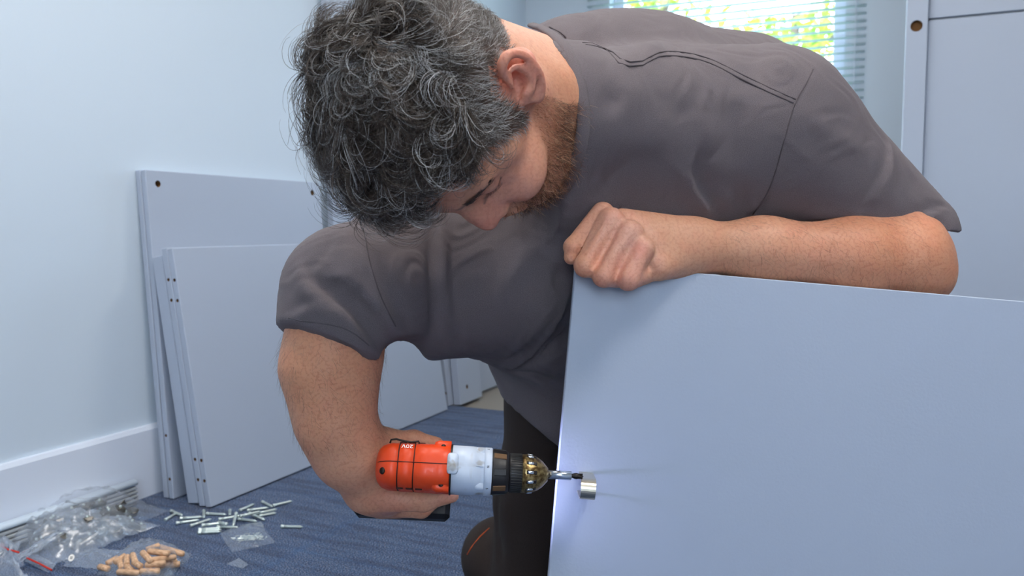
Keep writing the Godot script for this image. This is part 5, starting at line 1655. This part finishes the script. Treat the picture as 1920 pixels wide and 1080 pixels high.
func skin_colors(d: Dictionary) -> void:
	var no := noise_of(30.0, 81, 3)
	var fine := noise_of(240.0, 82, 2)
	var base := Color(0.66, 0.32, 0.20)
	# [centre, radius, colour, strength]: redness, tan, the paler wrist; cheek and right forearm lightened as if better lit
	var patches := [
		[Vector3(0, 0.8375, -0.8141), 0.055, Color(0.72, 0.27, 0.20), 0.75], [Vector3(0.0216, 0.8111, -0.8422), 0.05, Color(0.66, 0.30, 0.22), 0.5],
		[Vector3(-0.0198, 0.6851, -0.8728), 0.035, Color(0.70, 0.24, 0.17), 0.6], [Vector3(0, 0.7262, -0.8559), 0.05, Color(0.72, 0.31, 0.22), 0.6],
		[Vector3(0.0504, 0.827, -0.9838), 0.10, Color(0.60, 0.29, 0.15), 0.5],
		[Vector3(0.1125, 0.6986, -0.9942), 0.05, Color(0.66, 0.34, 0.25), 0.7], [Vector3(0.1364, 0.6577, -0.956), 0.06, Color(0.70, 0.38, 0.29), 0.85], [Vector3(0.1481, 0.6548, -0.9508), 0.016, Color(0.66, 0.25, 0.19), 0.7], [Vector3(0.124, 0.6145, -0.9528), 0.04, Color(0.66, 0.29, 0.21), 0.6],
		[Vector3(0.1948, 0.6632, -1.0016), 0.07, Color(0.64, 0.36, 0.23), 0.6], [Vector3(0.2876, 0.6493, -1.0306), 0.08, Color(0.60, 0.32, 0.19), 0.5],
		[Vector3(0.4548, 0.6627, -1.0316), 0.09, Color(0.57, 0.24, 0.13), 0.8], [Vector3(0.5455, 0.6419, -1.0501), 0.09, Color(0.52, 0.22, 0.12), 0.7],
		[Vector3(-0.2221, 0.5225, -0.9408), 0.12, Color(0.68, 0.31, 0.165), 0.7], [Vector3(-0.1457, 0.3425, -0.9975), 0.03, Color(0.62, 0.24, 0.17), 0.6], [Vector3(-0.189, 0.4062, -0.9521), 0.06, Color(0.60, 0.32, 0.20), 0.6],
	]
	var verts: PackedVector3Array = d.verts
	var cols := PackedColorArray()
	cols.resize(verts.size())
	for i in verts.size():
		var p := verts[i]
		var c := base
		for q in patches:
			var e: float = p.distance_squared_to(q[0]) / (q[1] * q[1])
			if e < 1.0:
				c = c.lerp(q[2], (1.0 - e) * q[3])
		var m := no.get_noise_3dv(p)
		c = c.lerp(Color(0.66, 0.27, 0.17), clampf(m * 0.5, 0.0, 0.5)).lerp(Color(0.68, 0.38, 0.25), clampf(-m * 0.4, 0.0, 0.4))
		var f := fine.get_noise_3dv(p)
		if f > 0.45:
			c = c.lerp(Color(0.44, 0.18, 0.10), (f - 0.45) * 0.5)
		if p.distance_squared_to(HEAD_AT) < 0.06:
			var h := in_head(p)
			if h.length() < 0.19 and absf(h.z) < 0.088:
				var g := smoothstep(-0.004, 0.012, hair_mask(h) + no.get_noise_3dv(p * 3.0) * 0.008)
				if absf(h.z) > 0.078 and h.y < 0.05 and h.x > -0.04 and h.x < 0.02:
					g = 0.0
				c = c.lerp(Color(0.045, 0.038, 0.034), g * 0.92)
				var bm := beard_mask(h)
				c = c.lerp(Color(0.26, 0.10, 0.045).lerp(Color(0.06, 0.03, 0.018), smoothstep(-0.07, -0.11, h.y)), bm * 0.35)  # beard tint; its darker chin also paints in the shadow there
				# lash line and brows
				if h.x > 0.07 and absf(h.z) > 0.018 and absf(h.z) < 0.047:
					var ly := ramp([0.018, 0.03, 0.047], [0.002, 0.0035, 0.0075], absf(h.z))
					c = c.lerp(Color(0.10, 0.055, 0.04), 0.7 * (1.0 - smoothstep(0.0008, 0.0024, absf(h.y - ly))))
				if h.x > 0.06 and absf(h.z) > 0.008 and absf(h.z) < 0.05:
					var by := ramp([0.008, 0.03, 0.05], [0.031, 0.038, 0.031], absf(h.z))
					c = c.lerp(Color(0.10, 0.065, 0.05), 0.6 * (1.0 - smoothstep(0.002, 0.0055, absf(h.y - by))))
		cols[i] = c
	d.colors = cols


class Strands:
	var verts := PackedVector3Array()
	var normals := PackedVector3Array()
	var colors := PackedColorArray()
	var ids := PackedInt32Array()

	func add(pts: PackedVector3Array, r: float, c: Color) -> void:
		# a three-sided tapering tube
		var n := pts.size()
		var at0 := verts.size()
		for i in n:
			var d := (pts[mini(i + 1, n - 1)] - pts[maxi(i - 1, 0)]).normalized()
			var u := d.cross(Vector3(0.31, 0.83, 0.47)).normalized()
			var w := d.cross(u)
			var q := r * (1.0 - 0.75 * pow(float(i) / (n - 1), 2.0))
			for k in 3:
				var a := TAU * k / 3.0
				var o := u * cos(a) + w * sin(a)
				verts.append(pts[i] + o * q)
				normals.append(o)
				colors.append(c)
		for i in n - 1:
			for k in 3:
				var a := at0 + i * 3 + k
				var b := at0 + i * 3 + (k + 1) % 3
				ids.append_array(PackedInt32Array([a, a + 3, b + 3, a, b + 3, b]))

	func data() -> Dictionary:
		return {"verts": verts, "normals": normals, "colors": colors, "ids": ids}


func hair_color(rng: RandomNumberGenerator, grey: float) -> Color:
	if rng.randf() < grey:
		var g := rng.randf_range(0.22, 0.55)
		return Color(g, g * 0.965, g * 0.94)
	var k := rng.randf_range(0.6, 1.5)
	return Color(0.066 * k, 0.047 * k, 0.036 * k)


func grow_hair(head: Dictionary, rng: RandomNumberGenerator) -> Strands:
	var out := Strands.new()
	var verts: PackedVector3Array = head.verts
	var swirl := noise_of(11.0, 91, 2)
	var tone := noise_of(14.0, 92, 2)
	var roots := []
	for i in verts.size():
		var h := in_head(verts[i])
		if h.length() < 0.19 and absf(h.z) < 0.088 and hair_mask(h) > 0.0:
			if absf(h.z) > 0.079 and h.y < 0.045 and h.x > -0.045 and h.x < 0.022:
				continue
			roots.append([verts[i], head.normals[i], h])
	# long curls on the top and front
	var top := []
	var side := []
	for r in roots:
		var h: Vector3 = r[2]
		var up := h.y + h.x * 0.45 - absf(h.z) * 0.15
		if up > 0.085 + swirl.get_noise_3dv(r[0] * 0.7) * 0.02:
			top.append(r)
		if up < 0.105:
			side.append(r)
	for n in 900:
		var r = top[rng.randi() % top.size()]
		var root: Vector3 = r[0]
		var nor: Vector3 = r[1]
		var h: Vector3 = r[2]
		var ang := swirl.get_noise_3dv(root) * 7.0 + rng.randfn() * 0.5
		# falls forward and outward over the forehead and crown
		var flow := HEAD_F * 0.55 - HEAD_U * 0.2 + HEAD_L * (0.3 * signf(h.z)) + Vector3(0, -0.3, 0)
		var brink := (1.0 - smoothstep(0.02, 0.05, hair_mask(h))) * smoothstep(0.02, 0.045, h.x)
		if h.z > 0.012:
			flow = flow.lerp(HEAD_U * 0.7 - HEAD_L * 0.6 - HEAD_F * 0.1, brink)
		var t := (flow - nor * flow.dot(nor)).normalized().rotated(nor, ang * 0.55)
		var s := nor.cross(t)
		var length := rng.randf_range(0.055, 0.085) * (1.0 - 0.45 * brink * float(h.z > 0.012)) * (1.3 if h.z < 0.0 and h.x > 0.02 else 1.0)
		var turn := rng.randf_range(3.0, 5.4) * (1.0 if rng.randf() < 0.5 else -1.0)
		var bend := rng.randf_range(1.5, 3.0)
		var lift := rng.randf_range(0.6, 1.1)
		var grey := clampf(0.16 + tone.get_noise_3dv(root) * 0.35 + (0.35 if rng.randf() < 0.12 else 0.0), 0.05, 0.7)
		var shade := rng.randf_range(0.6, 1.6)
		var steps := 14
		for k in 18:
			var pts := PackedVector3Array()
			var da := rng.randfn() * 0.15
			var oa := rng.randf() * TAU
			var orad := sqrt(rng.randf()) * 0.0045
			var off := t.cross(nor) * cos(oa) * orad + t * sin(oa) * orad
			var p := root - nor * 0.001 + off
			var l2 := length * rng.randf_range(0.8, 1.1)
			var t2 := turn * rng.randf_range(0.85, 1.15)
			for i in steps:
				pts.append(p + off * (-0.65 * i / steps))
				var f := float(i) / (steps - 1)
				var el := lift - bend * f + da
				var yaw := t2 * f * f * 0.8 + da
				var dir := nor * sin(el) + (t * cos(yaw) + s * sin(yaw)) * cos(el)
				# keep the curl outside the scalp
				p += dir.normalized() * (l2 / steps)
				var rel := in_head(p) - Vector3(-0.004, 0.056, 0)
				var e := Vector3(rel.x / 0.104, rel.y / 0.090, rel.z / 0.083).length()
				if e < 1.03:
					p += nor * 0.004
			out.add(pts, rng.randf_range(0.0002, 0.0003), hair_color(rng, grey) * shade)
	# short hair on the sides and the back
	for n in 10500:
		var r = side[rng.randi() % side.size()]
		var root: Vector3 = r[0]
		var nor: Vector3 = r[1]
		var h: Vector3 = r[2]
		var up := h.y + h.x * 0.45
		var flow := -HEAD_U * 0.9 - HEAD_F * (0.25 + 0.5 * smoothstep(0.02, -0.06, h.x)) + HEAD_F * 0.35 * smoothstep(0.03, 0.06, h.x)
		var t := (flow - nor * flow.dot(nor)).normalized().rotated(nor, swirl.get_noise_3dv(root * 2.0) * 1.1 + rng.randfn() * 0.28)
		var edge := clampf(hair_mask(h) / 0.03, 0.0, 1.0)
		var length := lerpf(0.010, 0.020 + 0.014 * smoothstep(0.05, 0.1, up), edge) * rng.randf_range(0.7, 1.2)
		var p := root - nor * 0.0008
		var pts := PackedVector3Array()
		var el := rng.randf_range(0.35, 0.75)
		var cur := rng.randfn() * 0.5
		for i in 6:
			pts.append(p)
			var f := i / 5.0
			var dir := nor * sin(el * (1.0 - 1.2 * f)) + t.rotated(nor, cur * f) * cos(el)
			p += dir * (length / 5.0)
		var grey := clampf(0.30 + 0.25 * smoothstep(0.0, 0.07, h.x) + tone.get_noise_3dv(root) * 0.4, 0.08, 0.7)
		out.add(pts, rng.randf_range(0.00017, 0.00026), hair_color(rng, grey))
	return out


func grow_beard(head: Dictionary, rng: RandomNumberGenerator) -> Strands:
	var out := Strands.new()
	var verts: PackedVector3Array = head.verts
	var roots := []
	for i in verts.size():
		var h := in_head(verts[i])
		if h.length() < 0.2 and h.z > -0.06:
			var m := beard_mask(h)
			if m > 0.05 and rng.randf() < m:
				roots.append([verts[i], head.normals[i], h])
	if roots.is_empty():
		return out
	for n in 3600:
		var r = roots[rng.randi() % roots.size()]
		var root: Vector3 = r[0] + Vector3(rng.randfn(), rng.randfn(), rng.randfn()) * 0.0012
		var nor: Vector3 = r[1]
		var h: Vector3 = r[2]
		var low := smoothstep(-0.045, -0.1, h.y)
		var flow := -HEAD_U + HEAD_F * 0.5
		var t := (flow - nor * flow.dot(nor)).normalized().rotated(nor, rng.randfn() * 0.55)
		var length := lerpf(0.0055, 0.017, low) * rng.randf_range(0.6, 1.25)
		var p := root - nor * 0.0006
		var pts := PackedVector3Array()
		var el := rng.randf_range(0.3, 0.9)
		var cur := rng.randfn() * 0.9
		for i in 5:
			pts.append(p)
			p += (nor * sin(el) + t.rotated(nor, cur * i / 4.0) * cos(el)) * (length / 4.0)
		var c := Color(0.27, 0.088, 0.03) * rng.randf_range(0.5, 1.4)
		c = c.lerp(Color(0.04, 0.02, 0.013), clampf(low * 1.1 * rng.randf() + 0.1, 0.0, 1.0))  # darker low down, with the shadow under the chin painted in
		if rng.randf() < 0.16:
			c = Color(0.52, 0.30, 0.17)
		out.add(pts, rng.randf_range(0.00017, 0.00026), c)
	return out


func grow_arm_hair(arm: Dictionary, inside: Callable, count: int, towards: Vector3, rng: RandomNumberGenerator) -> Strands:
	var out := Strands.new()
	var verts: PackedVector3Array = arm.verts
	var roots := PackedInt32Array()
	for i in verts.size():
		if inside.call(verts[i]):
			roots.append(i)
	if roots.is_empty():
		return out
	for n in count:
		var i := roots[rng.randi() % roots.size()]
		var nor: Vector3 = arm.normals[i]
		var p := verts[i] + Vector3(rng.randfn(), rng.randfn(), rng.randfn()) * 0.0012 - nor * 0.0012
		var t := (towards - nor * towards.dot(nor)).normalized().rotated(nor, rng.randfn() * 0.5)
		var length := rng.randf_range(0.010, 0.022)
		var pts := PackedVector3Array()
		var cur := rng.randfn() * 0.7
		for k in 5:
			pts.append(p)
			p += (nor * (0.45 - 0.1 * k) + t.rotated(nor, cur * k / 4.0)).normalized() * (length / 4.0)
		out.add(pts, rng.randf_range(0.00007, 0.0001), Color(0.10, 0.05, 0.028) * rng.randf_range(0.6, 1.5))
	return out


func strands_part(called: String, s: Strands, parent: Node3D, shift: Vector3) -> MeshInstance3D:
	var o := MeshInstance3D.new()
	o.name = called
	o.mesh = surface(s.data(), shift)
	o.material_override = M.hair
	o.set_meta("kind", "stuff")
	parent.add_child(o, true)
	return o


func person(work: Dictionary) -> void:
	for id in work.tasks:
		WorkerThreadPool.wait_for_task_completion(id)
	var t := thing("person", "kneeling man in a grey T-shirt and dark jeans, bent over the board, drilling", "person", Vector3(0.05, 0, -1.45))
	var shift := -t.position
	var skin := joined([work.head, work.left_arm, work.right_arm])
	skin_colors(skin)
	var body := obj("body", surface(skin, shift), M.skin, t)
	var shirt := obj("t_shirt", surface(work.shirt, shift), M.cotton, t)
	shirt.set_meta("label", "grey short-sleeved cotton T-shirt")
	var jeans := obj("jeans", surface(work.jeans, shift), M.denim, t)
	jeans.set_meta("label", "very dark brown jeans")
	var rng := RandomNumberGenerator.new()
	rng.seed = 5
	strands_part("hair", grow_hair(work.head, rng), t, shift).set_meta("label", "thick curly dark hair streaked with grey")
	strands_part("beard", grow_beard(work.head, rng), t, shift).set_meta("label", "short reddish-brown beard")
	# brow and lashes
	var br := Strands.new()
	for n in 420:
		var z := rng.randf_range(0.008, 0.05) * (1.0 if rng.randf() < 0.6 else -1.0)
		var y := ramp([0.008, 0.03, 0.05], [0.031, 0.038, 0.031], absf(z)) + rng.randfn() * 0.0022
		var x := ramp([0.008, 0.03, 0.05], [0.102, 0.1, 0.0835], absf(z))
		var p: Vector3 = HEAD_AT + (HEAD_F * x + HEAD_U * y + HEAD_L * z) * 1.05
		var d := (HEAD_L * signf(z) * 0.9 - HEAD_F * 0.35 * absf(z) / 0.03 + HEAD_U * rng.randf_range(-0.1, 0.5)).normalized()
		var pts := PackedVector3Array()
		for k in 4:
			pts.append(p + d * (0.0028 * k) + HEAD_F * (0.0012 * sin(k * 0.9)))
		br.add(pts, 0.00017, Color(0.07, 0.045, 0.035) * rng.randf_range(0.6, 1.6))
	strands_part("eyebrow", br, t, shift)
	var la := Strands.new()
	for n in 34:
		var f := rng.randf()
		var p: Vector3 = HEAD_AT + (HEAD_F * lerpf(0.0915, 0.082, f * f) + HEAD_U * (0.0045 + 0.001 * sin(f * 3.0)) + HEAD_L * lerpf(0.020, 0.045, f)) * 1.05
		var d := (HEAD_F * 0.8 - HEAD_U * 0.45 + HEAD_L * (0.1 + 0.6 * f + rng.randf_range(-0.35, 0.35))).normalized()
		var pts := PackedVector3Array()
		for k in 4:
			pts.append(p + d * (0.0016 * k) + HEAD_U * (0.0005 * k * k))
		la.add(pts, 0.00012, Color(0.05, 0.03, 0.025))
	strands_part("eyelashes", la, t, shift)
	# arm hair
	var ah := grow_arm_hair(work.left_arm, func(p: Vector3) -> bool: return p.x > 0.26 and p.x < 0.52 and p.z > -1.07, 900, Vector3(0.25, -1.0, 0.1), rng)
	strands_part("forearm_hair", ah, t, shift)
	var ah2 := grow_arm_hair(work.right_arm, func(p: Vector3) -> bool: return p.y > 0.42 and p.y < 0.62 and p.z > -1.03, 1000, Vector3(0.35, -0.9, 0.1), rng)
	strands_part("forearm_hair", ah2, t, shift)
	# seams, hems and the ribbed collar
	var lines := [
		["shoulder_seam", [Vector3(0.0873, 0.8946, -0.9936), Vector3(0.0988, 0.8946, -1.0006), Vector3(0.1131, 0.8941, -1.0146), Vector3(0.1197, 0.8818, -0.9952), Vector3(0.1253, 0.8711, -0.9818), Vector3(0.1381, 0.8678, -0.9834), Vector3(0.1552, 0.8707, -0.9925), Vector3(0.1653, 0.8776, -1.0016), Vector3(0.178, 0.8852, -1.015), Vector3(0.1887, 0.8883, -1.0249), Vector3(0.2001, 0.8896, -1.032), Vector3(0.2116, 0.8897, -1.0369), Vector3(0.2228, 0.8887, -1.0401), Vector3(0.2341, 0.8866, -1.0416), Vector3(0.2458, 0.8827, -1.0412), Vector3(0.2551, 0.8782, -1.0396), Vector3(0.2649, 0.8727, -1.0373), Vector3(0.2747, 0.8669, -1.035), Vector3(0.2839, 0.8617, -1.0334), Vector3(0.2951, 0.8559, -1.0316), Vector3(0.3054, 0.8504, -1.0295), Vector3(0.3155, 0.8451, -1.0274), Vector3(0.3265, 0.8396, -1.0247), Vector3(0.3374, 0.8342, -1.0222), Vector3(0.345, 0.8305, -1.0206)], 0.0011],
		["shoulder_seam", [Vector3(0.0841, 0.8984, -0.9999), Vector3(0.0966, 0.9003, -1.0112), Vector3(0.1219, 0.8902, -1.0129), Vector3(0.1283, 0.8779, -0.9911), Vector3(0.1402, 0.874, -0.99), Vector3(0.156, 0.8768, -0.9981), Vector3(0.1665, 0.8838, -1.0073), Vector3(0.1801, 0.8921, -1.0237), Vector3(0.1912, 0.8958, -1.0362), Vector3(0.2027, 0.8974, -1.0447), Vector3(0.2139, 0.8973, -1.0487), Vector3(0.2249, 0.8961, -1.0505), Vector3(0.236, 0.8936, -1.0507), Vector3(0.2475, 0.8894, -1.0488), Vector3(0.2568, 0.8847, -1.046), Vector3(0.2668, 0.879, -1.0427), Vector3(0.2768, 0.873, -1.0397), Vector3(0.2864, 0.8678, -1.038), Vector3(0.2952, 0.8631, -1.0364), Vector3(0.3034, 0.8586, -1.0346), Vector3(0.3112, 0.8543, -1.0325), Vector3(0.3186, 0.85, -1.0294), Vector3(0.3296, 0.8443, -1.0263), Vector3(0.3403, 0.8389, -1.0233), Vector3(0.348, 0.8352, -1.0218)], 0.0009],
		["armhole_seam", [Vector3(0.3757, 0.8753, -1.0434), Vector3(0.3635, 0.8566, -1.0302), Vector3(0.3583, 0.8487, -1.0268), Vector3(0.3525, 0.8399, -1.0233), Vector3(0.3477, 0.8312, -1.0207), Vector3(0.3431, 0.8192, -1.0185), Vector3(0.3396, 0.8063, -1.0182), Vector3(0.3371, 0.7963, -1.0186), Vector3(0.3349, 0.7855, -1.0202), Vector3(0.3328, 0.7744, -1.0228), Vector3(0.3314, 0.7657, -1.0257), Vector3(0.3302, 0.7566, -1.0293), Vector3(0.3291, 0.7476, -1.0334), Vector3(0.3278, 0.7394, -1.0376), Vector3(0.3259, 0.7297, -1.043), Vector3(0.3235, 0.721, -1.0477), Vector3(0.3208, 0.7132, -1.0523), Vector3(0.3161, 0.7026, -1.0608), Vector3(0.3156, 0.6953, -1.0795)], 0.0009],
		["sleeve_hem", [Vector3(-0.2562, 0.5751, -0.9364), Vector3(-0.2385, 0.5728, -0.9244), Vector3(-0.2277, 0.5721, -0.9209), Vector3(-0.216, 0.5711, -0.9183), Vector3(-0.2029, 0.5695, -0.9146), Vector3(-0.1912, 0.5668, -0.9141), Vector3(-0.1825, 0.5629, -0.9154), Vector3(-0.1752, 0.558, -0.9174), Vector3(-0.1678, 0.5508, -0.9214), Vector3(-0.1626, 0.5445, -0.9268)], 0.0008],
		["chest_seam", [Vector3(-0.1749, 0.6712, -0.9782), Vector3(-0.172, 0.6642, -0.9682), Vector3(-0.1687, 0.6544, -0.9586), Vector3(-0.1654, 0.6435, -0.951), Vector3(-0.1623, 0.6334, -0.946), Vector3(-0.1594, 0.6241, -0.9434), Vector3(-0.1562, 0.6148, -0.9416), Vector3(-0.1529, 0.6057, -0.9406), Vector3(-0.1496, 0.5969, -0.9404), Vector3(-0.1457, 0.5877, -0.9414), Vector3(-0.1417, 0.5781, -0.9446), Vector3(-0.1381, 0.5695, -0.9489), Vector3(-0.1358, 0.5632, -0.9532)], 0.0009],
		["collar_rib", [Vector3(0.0275, 0.9381, -1.0824), Vector3(0.0388, 0.9268, -1.0515), Vector3(0.0512, 0.9071, -1.0049), Vector3(0.0633, 0.8865, -0.9733), Vector3(0.0707, 0.8634, -0.9545), Vector3(0.0767, 0.8402, -0.9447), Vector3(0.0805, 0.8154, -0.9378), Vector3(0.0807, 0.7904, -0.9379), Vector3(0.0774, 0.7675, -0.9472), Vector3(0.0695, 0.7443, -0.9625), Vector3(0.0605, 0.7227, -0.976)], 0.0085],
		["collar_seam", [Vector3(0.0512, 0.9527, -1.1497), Vector3(0.0647, 0.9409, -1.1299), Vector3(0.0721, 0.9319, -1.1203)], 0.0008],
		["jeans_seam", [Vector3(-0.0402, 0.1398, -1.4374), Vector3(-0.057, 0.1284, -1.4263), Vector3(-0.072, 0.1116, -1.4196), Vector3(-0.0797, 0.0975, -1.4207)], 0.0012],
	]
	for l in lines:
		var st := solid(true)
		var pts := []
		for p in l[1]:
			pts.append(p + shift)
		if pts.size() > 1:
			tube_into(st, pts, l[2], 12, 0.45 if l[0] == "collar_rib" else 1.0, Vector3(0.35, 0.2, 1.0) if l[0] == "collar_rib" else Vector3.ZERO)
			obj(l[0], st, M.orange_thread if l[0] == "jeans_seam" else M.cotton if l[0] == "collar_rib" else M.stitch, jeans if l[0] == "jeans_seam" else shirt)
